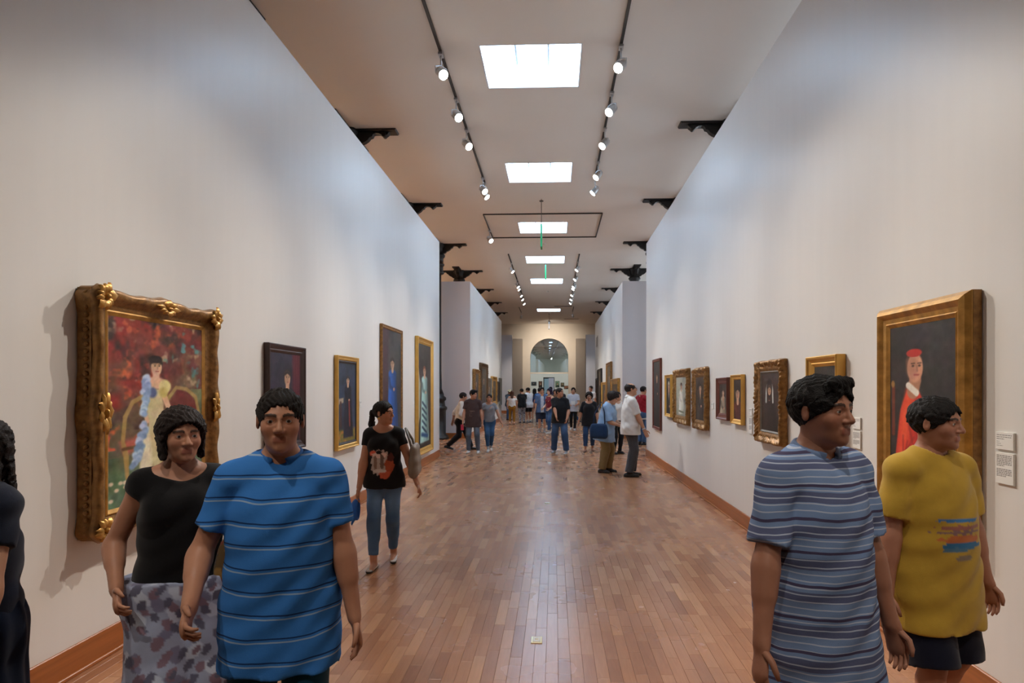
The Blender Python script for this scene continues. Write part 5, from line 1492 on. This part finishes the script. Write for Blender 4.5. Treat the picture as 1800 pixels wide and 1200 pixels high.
person('woman in a navy dress with a pale belt, cut off by the left picture edge', near_pos(-42, 2.15), PI - .35, 1.52, 'f', 'a', 'long', (30, 22, 20),
       top=dict(name='dress_top', col=(20, 26, 44), ease=.014, sleeve=.5, hem=.02), bottom=dict(name='skirt', kind='skirt', col=(14, 28, 52), zhem=.27, flare=.155, ease=.02, waist=.07),
       shoes=dict(kind='flat', col=(24, 24, 28)), lw=(-.17, .10, .50), rw=(.16, .02, .48), lf=(-.08, .12, 0), rf=(.08, -.12, .03), q=0,
       extra=lambda i: field_obj('belt', [cone(i['W']((0, .0, .045 * i['H'])), i['W']((0, 0, .075 * i['H'])), .105 * i['H'], .100 * i['H'], None, (1.0, .78, 1))], .009, (198, 206, 208), M['cloth'], i['root'],
                                  clips=[((0, 0, 1), i['W']((0, 0, .075 * i['H']))[2]), ((0, 0, -1), -i['W']((0, 0, .045 * i['H']))[2])]))
# --- foreground right
person('man in a blue-grey striped short-sleeved shirt walking towards the viewer', near_pos(1436, 2.16), PI + .42, 1.655, 'm', 'c', 'quiff', (18, 15, 16),
       top=dict(name='shirt', mat=M['shirt_striped'], ease=.020, sleeve=.80, hem=-.155, neck='v', collar=(112, 134, 172), flare=1.1), bottom=dict(col=(34, 52, 84), ease=.014), shoes=dict(kind='sneaker', col=(90, 90, 96)),
       lw=(-.15, .06, .47), rw=(.20, .06, .48), lf=(-.10, .13, 0), rf=(.10, -.14, .03), head=(.15, .03, 0), fat=1.08, q=0, curl=(.5, .5))
yp_ = [(0, .245, .115, .006, (60, 120, 176), 2), (0, .215, .11, .010, (150, 92, 80), 2), (0, .196, .12, .008, (128, 96, 96), 2), (.0, .165, .10, .020, (186, 104, 56), 2), (0, .140, .105, .016, (50, 108, 150), 2), (.03, .125, .06, .010, (78, 116, 140), 2), (0, .09, .05, .012, (136, 118, 96), 2)]
person('young man in a mustard yellow T-shirt with a faded coloured chest print', near_pos(1632, 2.75), PI + .30, 1.575, 'm', 'c', 'short', (20, 16, 16),
       top=dict(name='tshirt', fn=colfn_shirt_print((182, 146, 52), yp_), ease=.022, sleeve=.75, hem=-.14, flare=1.06), bottom=dict(name='shorts', col=(14, 18, 38), ease=.03, len=.5, hem_ease=.03), shoes=dict(kind='sneaker', col=(50, 50, 56)),
       lw=(-.17, .03, .47), rw=(.17, .02, .46), lf=(-.10, -.10, .02), rf=(.10, .12, 0), head=(.35, .05, 0), fat=1.1, q=0)
# --- woman in black T-shirt and jeans looking at the paintings
ep = [(.015, .175, .062, .085, (186, 172, 164), 3), (-.05, .15, .03, .06, (176, 84, 56), 2), (.055, .235, .035, .02, (222, 106, 84), 2), (.02, .225, .05, .02, (232, 206, 196), 2), (-.02, .09, .04, .03, (196, 96, 70), 2), (-.055, .21, .022, .03, (96, 52, 46), 2),
      (.0, .18, .014, .05, (120, 100, 92), 3), (.045, .17, .012, .05, (138, 112, 100), 3), (.02, .245, .02, .012, (30, 28, 34), 2), (.02, .115, .05, .012, (214, 206, 200), 2)]
ep = [(x * 1.3, .175 + (z - .175) * 1.3, rx * 1.3, rz * 1.3, c_, pw) for x, z, rx, rz, c_, pw in ep]
we = person('woman with a ponytail in black printed T-shirt and blue jeans looking sideways', (-1.56, 5.70, 0), PI + .12, 1.50, 'f', 'b', 'pony', (24, 18, 18),
       top=dict(name='tshirt', fn=colfn_shirt_print((20, 19, 22), ep), ease=.008, sleeve=.42, hem=-.045, neck='wide', wrinkle=.7), bottom=dict(name='jeans', fn=colfn_denim((74, 104, 140), .6), ease=.004, hem_ease=.004, len=.93), shoes=dict(kind='sandal', col=(196, 180, 168), sole=0),
       lw=(-.21, .06, .49), rw=(.135, .10, .475), lf=(-.065, -.13, .02), rf=(.075, .14, 0), head=(1.15, .02, 0), lean=.03, fat=1.10, q=0, curl=(.6, .35))
# things she carries
def hand_pt(i, k, along=.09): h = i['hands'][k]; return to_world(i, h[0] + h[1] * along * i['s'])
p = hand_pt(we, 1, .16)
cap = empty('cap', tuple(p - (0, 0, .16)), PI + .1, 'bright blue cap dangling from the hand of the woman in black T-shirt', 'cap')
G = Field((-.10, -.14, -.04), (.10, .14, .22), .007)
G.add(ell((0, 0, .10), (.052, .085, .095)), 0); G.cut(ell((-.03, 0, .10), (.055, .072, .082)), .008); G.add(cone((.0, .06, .05), (.02, .09, .0), .03, .022, None, (.3, 1, 1)), .01)
link('crown', np_mesh('crown', *G.mesh(), True, np.tile(C3((44, 96, 176)), (len(G.mesh()[0]), 1))), M['cloth'], cap)
MB().tube([(.0, -.05, .17), (-.02, .0, .19), (.0, .05, .17)], .006, 6).build('strap', M['polo_blue'], cap)
p = to_world(we, (-.275, -.03, .80))
hb = empty('handbag', tuple(p), PI + .12, 'taupe shoulder handbag under the arm of the woman in black T-shirt', 'bag')
G = Field((-.10, -.2, -.03), (.10, .2, .30), .009)
G.add(cone((0, -.11, .05), (0, .11, .05), .05, .05, None, (.9, 1, 1)), .02).add(cone((0, -.11, .12), (0, .11, .12), .052, .052, None, (.8, 1, 1)), .02).add(cone((0, -.10, .2), (0, .10, .2), .045, .045, None, (.7, 1, 1)), .03)
V_, Q_ = G.mesh(); V_ = V_ * (1.1, 1.3, 1.25); link('pouch', np_mesh('pouch', V_, Q_, True, np.tile(C3((128, 112, 98)), (len(V_), 1))), M['shoe'], hb)
MB().tube([(0, -.10, .2), (.03, -.07, .34), (.085, .0, .445), (.04, .08, .34), (0, .10, .2)], [.012] * 5, 6).build('strap', M['linen'], hb)
for k, g in enumerate((-1, 1)):
    mb = MB().lathe([(.002, -.012), (.010, -.004), (.010, .004), (.002, .012)], 8)
    o = mb.build('earring', M['gold_pale'], we['root']); o.location = tuple(we['head'][0] @ (np.array([g * .080, -.004, -.045]) * we['hs']) + we['head'][1])

# --- the couple and the walker in the middle left
person('man in a white shirt and black trousers striding past the left partition', (-2.45, 16.3, 0), -PI / 2 + .25, 1.57, 'm', 'b', 'short', top=dict(name='shirt', col=(222, 218, 210), sleeve=1.35, hem=-.03, ease=.016), bottom=dict(col=(24, 22, 26), ease=.014, hem_ease=.02),
       shoes=dict(kind='leather', col=(18, 16, 16), sole=0), lf=(-.08, .30, 0), rf=(.08, -.34, .06), lw=(-.15, -.10, .48), rw=(.16, .10, .49), lean=.12, q=1)
f2 = person('boy in a brown printed T-shirt and grey jeans beside the girl in grey', (-2.02, 15.57, 0), PI - .05, 1.575, 'm', 'b', 'quiff', (16, 14, 16), top=dict(name='tshirt', fn=colfn_shirt_print((74, 56, 54), [(0, .225, .07, .010, (118, 96, 88), 2), (.03, .14, .035, .045, (108, 88, 80), 6), (.03, .14, .028, .036, (76, 58, 56), 6)]), sleeve=.62, hem=-.11, ease=.022),
       bottom=dict(name='jeans', fn=colfn_denim((84, 94, 108), .5), ease=.010), shoes=dict(kind='sneaker', col=(224, 222, 218)), lf=(-.13, .02, 0), rf=(.11, .04, 0), rw=(.145, .08, .50), head=(1.0, .18, 0), q=1, curl=(.5, .9))
p = hand_pt(f2, 1, .10)
ph = empty('mobile_phone', tuple(p - (0, .03, .05)), 0, 'small red mobile phone in the hand of the boy in brown', 'phone')
MB().bevbox(-.036, .036, -.006, .006, -.07, .07, .003).build('case', simple('red_plastic', (196, 24, 56), .3), ph)
MB().box(-.031, .031, -.0068, -.0059, -.062, .062).build('screen', simple('pink_screen', (206, 60, 84), .15), ph)
person('girl in a grey T-shirt and blue ripped jeans beside the boy in brown', (-1.66, 16.0, 0), PI + .1, 1.47, 'f', 'b', 'pony', (30, 22, 20), top=dict(name='tshirt', col=(132, 132, 136), sleeve=.5, hem=-.01, ease=.006, neck='wide'), bottom=dict(name='jeans', fn=colfn_denim((46, 78, 112), .5), ease=.004, hem_ease=.004, len=.9),
       shoes=dict(kind='sneaker', col=(214, 210, 206)), lf=(-.04, -.08, .02), rf=(.03, .14, 0), lw=(-.23, .10, .46), rw=(.13, .06, .47), head=(-.1, .05, 0), fat=1.05, q=1)

# --- the far group in the middle of the hall
def straw_hat(i):
    HF, hs = i['head'], i['hs']
    field_obj('hat', [ell(np.array([0, -.01, .075]) * hs, np.array([.088, .105, .07]) * hs, HF), cone(np.array([0, -.01, .06]) * hs, np.array([0, .03, .055]) * hs, .15 * hs, .15 * hs, HF, (1, 1.05, .07))], .012, (222, 212, 176), M['cloth'], i['root'], k=.01)
person('man in a cream hat, grey-blue T-shirt and jeans at the far left wall', (-2.3, 31.7, 0), PI + .75, 1.54, 'm', 'a', 'crop', top=dict(name='tshirt', col=(94, 110, 126), sleeve=.6, hem=-.07, ease=.02), bottom=dict(name='jeans', fn=colfn_denim((70, 96, 132), .8), ease=.014),
       shoes=dict(kind='leather', col=(40, 36, 34), sole=0), lw=(-.05, .20, .62), rw=(.06, .20, .60), head=(.1, .4, 0), q=2, extra=straw_hat)
person('woman seen from behind in a white off-shoulder blouse and mustard trousers', (-1.87, 27.8, 0), .05, 1.50, 'f', 'd', 'long', (84, 52, 38), top=dict(name='blouse', col=(230, 222, 216), sleeve=.5, hem=.0, ease=.016, neck='strap'), bottom=dict(col=(150, 104, 26), ease=.004, hem_ease=.004, len=.92),
       shoes=dict(kind='flat', col=(140, 96, 70), sole=0), lw=(-.14, .10, .52), rw=(.14, .10, .52), fat=1.05, q=2)
g3 = person('young man seen from behind in a black T-shirt and pale patterned trousers', (-1.47, 28.7, 0), .35, 1.595, 'm', 'b', 'short', top=dict(name='tshirt', col=(30, 31, 34), sleeve=.6, hem=-.07, ease=.02), bottom=dict(fn=colfn_floral((150, 152, 160), [(108, 110, 122), (180, 182, 190)], 30), ease=.014),
       shoes=dict(kind='sneaker', col=(36, 38, 48)), head=(.5, .2, 0), lw=(-.06, .18, .58), rw=(.08, .18, .58), q=2)
person('boy seen from behind in a plain white T-shirt and black shorts', (-1.18, 29.2, 0), .65, 1.645, 'm', 'b', 'short', top=dict(name='tshirt', col=(226, 226, 230), sleeve=.62, hem=-.09, ease=.024), bottom=dict(name='shorts', col=(22, 22, 26), len=.42, ease=.03, hem_ease=.03),
       shoes=dict(kind='sneaker', col=(120, 124, 134)), head=(.55, .3, 0), lw=(-.06, .20, .60), rw=(.10, .2, .58), q=2)
person('long-haired woman seen from behind in a dark blue top and short skirt', (-.93, 29.7, 0), -.15, 1.60, 'f', 'd', 'long', (24, 18, 18), top=dict(name='top', col=(40, 52, 92), sleeve=0, hem=-.04, ease=.014), bottom=dict(name='shorts', col=(32, 42, 78), len=.22, ease=.02, hem_ease=.03),
       shoes=dict(kind='sneaker', col=(150, 150, 156)), q=2)
person('man in a plain mid-blue shirt standing behind the one in glasses', (-.66, 28.2, 0), .25, 1.625, 'm', 'b', 'short', top=dict(name='shirt', col=(42, 82, 134), sleeve=.7, hem=-.1, ease=.02), bottom=dict(col=(46, 56, 86), ease=.012), shoes=dict(kind='sneaker', col=(170, 170, 176)), q=2)
def open_shirt(i): pass
g7 = person('young man in glasses with open denim shirt over white T-shirt and dark shorts', (-.44, 22.85, 0), PI + .08, 1.64, 'm', 'a', 'quiff', top=dict(name='shirt', col=(88, 112, 148), sleeve=.9, hem=-.08, ease=.026, neck='open'), bottom=dict(name='shorts', col=(34, 42, 62), len=.47, ease=.022, hem_ease=.026),
       shoes=dict(kind='sneaker', col=(140, 144, 156)), q=1, extra=glasses)
field_obj('tshirt', [ell((0, .004, .205 * 1.64), (.100 * 1.64 + .008, .070 * 1.64 + .008, .10 * 1.64), (g7['R'], g7['o'])), cone((0, .006, .16 * 1.64), (0, .006, -.06 * 1.64), .094 * 1.64 + .004, .104 * 1.64, (g7['R'], g7['o']), (1, .80, 1))], .014, (214, 220, 232), M['cloth'], g7['root'], clips=[((0, 0, -1), -(g7['o'][2] - .075 * 1.64))])
person('woman with dark purple hair in a maroon top and ripped jeans facing left', (-.16, 22.3, 0), PI / 2 + .75, 1.60, 'f', 'd', 'bob', (40, 28, 52), top=dict(name='top', col=(122, 34, 48), sleeve=0, hem=.02, ease=.006, neck='wide'), bottom=dict(name='jeans', fn=colfn_denim((52, 82, 124), .6), ease=.006, hem_ease=.006, len=.92),
       shoes=dict(kind='sneaker', col=(222, 222, 224)), lf=(-.06, .10, 0), rf=(.06, -.12, .02), lw=(-.12, .12, .56), rw=(.12, .10, .56), q=1)
person('broad man in a black polo shirt and blue jeans turning his head right', (.15, 15.65, 0), PI - .18, 1.625, 'm', 'b', 'crop', (40, 34, 32), top=dict(name='polo_shirt', col=(24, 24, 27), sleeve=.8, hem=-.06, ease=.020, neck='v', collar=(22, 22, 25)), bottom=dict(name='jeans', fn=colfn_denim((50, 74, 108), .5), ease=.022, hem_ease=.030),
       shoes=dict(kind='sneaker', col=(168, 168, 172)), lf=(-.17, .08, .0), rf=(.16, -.02, 0), lw=(-.13, .14, .53), rw=(.02, .20, .56), head=(1.15, .0, 0), fat=1.28, q=1)
g10 = person('boy in a pale grey T-shirt with a round emblem and black trousers', (.74, 24.1, 0), PI - .05, 1.645, 'm', 'a', 'quiff', (20, 17, 17), top=dict(name='tshirt', fn=colfn_shirt_print((196, 200, 208), [(0, .185, .070, .007, (84, 92, 106), 9), (0, .185, .028, .036, (104, 112, 126), 2), (0, .185, .016, .022, (196, 200, 208), 2)]), sleeve=.62, hem=-.08, ease=.024), bottom=dict(col=(22, 22, 26), ease=.004, hem_ease=.004),
       shoes=dict(kind='sneaker', col=(206, 206, 210)), lf=(-.05, .16, 0), rf=(.08, -.16, .04), lw=(-.08, .19, .60), rw=(.08, .19, .60), q=1)
p = to_world(g10, (0, .36, .985))
o = empty('leaflet', tuple(p), 0, 'white folded leaflet held by the boy with the round emblem', 'leaflet')
MB().box(-.08, .08, -.002, .002, 0, .14).box(-.002, .002, -.012, -.002, 0, .14).build('sheet', M['white'], o)
person('person in blue jeans and dark shirt walking behind the boy with the emblem', (.93, 28.6, 0), PI / 2 + .2, 1.60, 'm', 'b', 'short', top=dict(name='shirt', col=(60, 66, 84), sleeve=.6, hem=-.06, ease=.02), bottom=dict(name='jeans', fn=colfn_denim((56, 84, 128), .4), ease=.012), shoes=dict(kind='sneaker', col=(60, 66, 90)), lf=(-.06, .22, 0), rf=(.06, -.24, .04), lean=.06, q=2)
for k, (px_, Y_, hc, tc, lb, rz_) in enumerate(((976, 26.5, (52, 36, 30), (120, 86, 60), 'woman in an orange-brown top half hidden behind the maroon top', PI), (986, 28.6, (20, 18, 18), (60, 60, 66), 'dark-haired person hidden behind the man in black polo', .3), (968, 30.5, (22, 20, 28), (70, 70, 96), 'tall dark-haired person at the back of the group', .1))):
    x_ = near_pos(px_, Y_)[0]
    person(lb, (x_, Y_, 0), rz_, (1.56, 1.61, 1.68)[k], 'f' if k == 0 else 'm', 'a', 'bob' if k == 0 else 'short', hc, top=dict(name='top', col=tc, sleeve=.6, hem=-.06, ease=.018), bottom=dict(col=(50, 52, 62), ease=.012), shoes=dict(kind='sneaker', col=(120, 120, 124)), q=2)
person('guard in a white shirt and black trousers by the far right partition', (1.62, 27.5, 0), PI / 2 + .9, 1.72, 'm', 'b', 'crop', top=dict(name='shirt', col=(216, 214, 210), sleeve=.7, hem=-.01, ease=.018), bottom=dict(col=(24, 24, 28), ease=.014), shoes=dict(kind='leather', col=(18, 18, 18), sole=0), q=2)
person('woman with curly hair and glasses in a black blouse and jeans', (.90, 16.1, 0), PI - .1, 1.505, 'f', 'b', 'curly', (30, 22, 22), top=dict(name='blouse', col=(28, 27, 30), sleeve=.85, hem=-.09, ease=.024, neck='wide'), bottom=dict(name='jeans', fn=colfn_denim((44, 68, 104), .3), ease=.010, len=.9),
       shoes=dict(kind='flat', col=(150, 104, 84), sole=0), lf=(-.08, -.08, .02), rf=(.09, .12, 0), rw=(.19, .04, .46), fat=1.15, q=1, extra=glasses)
# elderly visitor with the navy bag
g13 = person('elderly woman in an open light blue shirt and khaki trousers peering forward', (.98, 12.1, 0), -PI / 2 - .45, 1.56, 'f', 'a', 'curly', (38, 30, 30), top=dict(name='shirt', col=(150, 182, 218), sleeve=.95, hem=-.13, ease=.034, neck='v', collar=(156, 188, 222), flare=1.2), bottom=dict(col=(142, 118, 78), ease=.026, hem_ease=.034),
       shoes=dict(kind='leather', col=(44, 38, 36), sole=0), lf=(-.10, .03, 0), rf=(.09, -.03, 0), lw=(-.04, .21, .60), rw=(.04, .22, .58), lean=.17, head=(.05, .30, 0), fat=1.15, q=1, curl=(.9, .9))
p = to_world(g13, (.27, -.02, .66))
nbag = empty('shoulder_bag', tuple(p), -PI / 2 - .45, 'navy blue cloth shoulder bag at the hip of the elderly woman', 'bag')
G = Field((-.12, -.22, -.04), (.12, .22, .34), .012)
G.add(cone((0, -.12, .06), (0, .12, .06), .055, .055, None, (.8, 1, 1)), .02).add(cone((0, -.12, .15), (0, .12, .15), .056, .056, None, (.8, 1, 1)), .07).add(cone((0, -.11, .24), (0, .11, .24), .052, .052, None, (.7, 1, 1)), .07)
V_, Q_ = G.mesh(); link('pouch', np_mesh('pouch', V_, Q_, True, np.tile(C3((34, 58, 92)), (len(V_), 1))), M['cloth'], nbag)
MB().tube([(0, -.12, .27), (-.02, -.08, .50), (-.10, .02, .70), (-.03, .10, .50), (0, .12, .27)], .012, 6).build('strap', simple('navy_strap', (30, 50, 84), .8), nbag)
p = hand_pt(g13, 1, .10)
wbot = empty('water_bottle', tuple(p - (0, 0, .13)), 0, 'small clear-white bottle in the hands of the elderly woman', 'bottle')
MB().lathe([(.028, 0), (.032, .01), (.032, .13), (.014, .165), (.013, .18)], 14).build('flask', simple('bottle_plastic', (214, 214, 208), .2), wbot)
MB().lathe([(.015, .18), (.015, .2), (.001, .201)], 12).build('lid', M['white'], wbot)
person('woman in a white top with burgundy plaid sleeves and black trousers', (1.55, 15.55, 0), PI + .55, 1.52, 'f', 'a', 'bob', (34, 26, 26), top=dict(name='top', col=(222, 216, 210), sleeve=0, hem=.02, ease=.012, neck='wide'), bottom=dict(col=(22, 21, 24), ease=.006, hem_ease=.006), shoes=dict(kind='sneaker', col=(40, 36, 36), sole=0),
       lw=(-.15, .05, .47), fat=1.12, q=1, extra=lambda i: [field_obj('plaid_sleeve', [cone(i['arms'][k][0], i['arms'][k][1], .047, .042), cone(i['arms'][k][1], i['arms'][k][2], .042, .034)], .012, (112, 44, 62), M['cloth'], i['root']) for k in (0, 1)])
# man in white polo looking at the right wall
g15 = person('grey-haired balding man in a white polo shirt and grey trousers facing the right wall', (1.40, 11.56, 0), -PI / 2 + .12, 1.715, 'm', 'a', 'bald', (44, 38, 36), top=dict(name='polo_shirt', col=(232, 230, 226), sleeve=.82, hem=-.075, ease=.024, neck='v', collar=(234, 232, 228)), bottom=dict(fn=colfn_plain((72, 72, 76)), ease=.020, hem_ease=.034),
       shoes=dict(kind='leather', col=(24, 22, 22), sole=0), lf=(-.09, .05, 0), rf=(.09, -.05, 0), rw=(.13, .12, .50), lw=(-.14, .06, .48), head=(0, -.10, 0), fat=1.16, q=1, extra=glasses)
S_, E_, W_ = g15['arms'][1]; dd = (W_ - E_) / np.linalg.norm(W_ - E_)
qm = Vector(dd).to_track_quat('Z', 'Y').to_matrix()
o = MB().lathe([(.030, -.012), (.034, -.012), (.034, .012), (.030, .012)], 14, tuple(W_ - dd * .025), qm, caps=False).build('watch_strap', M['silver'], g15['root'])
person('man in a red T-shirt and jeans seen from behind past the right wall end', (2.50, 17.95, 0), -PI / 2 + .55, 1.67, 'm', 'b', 'short', top=dict(name='tshirt', col=(152, 26, 40), sleeve=.6, hem=-.02, ease=.022), bottom=dict(name='jeans', fn=colfn_denim((66, 90, 124), .5), ease=.018, hem_ease=.022), shoes=dict(kind='leather', col=(40, 34, 34), sole=0),
       lw=(-.05, .19, .60), rw=(.08, .19, .58), head=(0, .3, 0), q=1, extra=lambda i: field_obj('undershirt', [cone(i['W']((0, .004, 0)), i['W']((0, .004, -.09 * i['H'])), .108 * i['H'], .112 * i['H'] + .012, None, (1, .8, 1))], .012, (206, 200, 194), M['cloth'], i['root'], clips=[((0, 0, -1), -(i['o'][2] - .085 * i['H'])), ((0, 0, 1), i['o'][2])]))
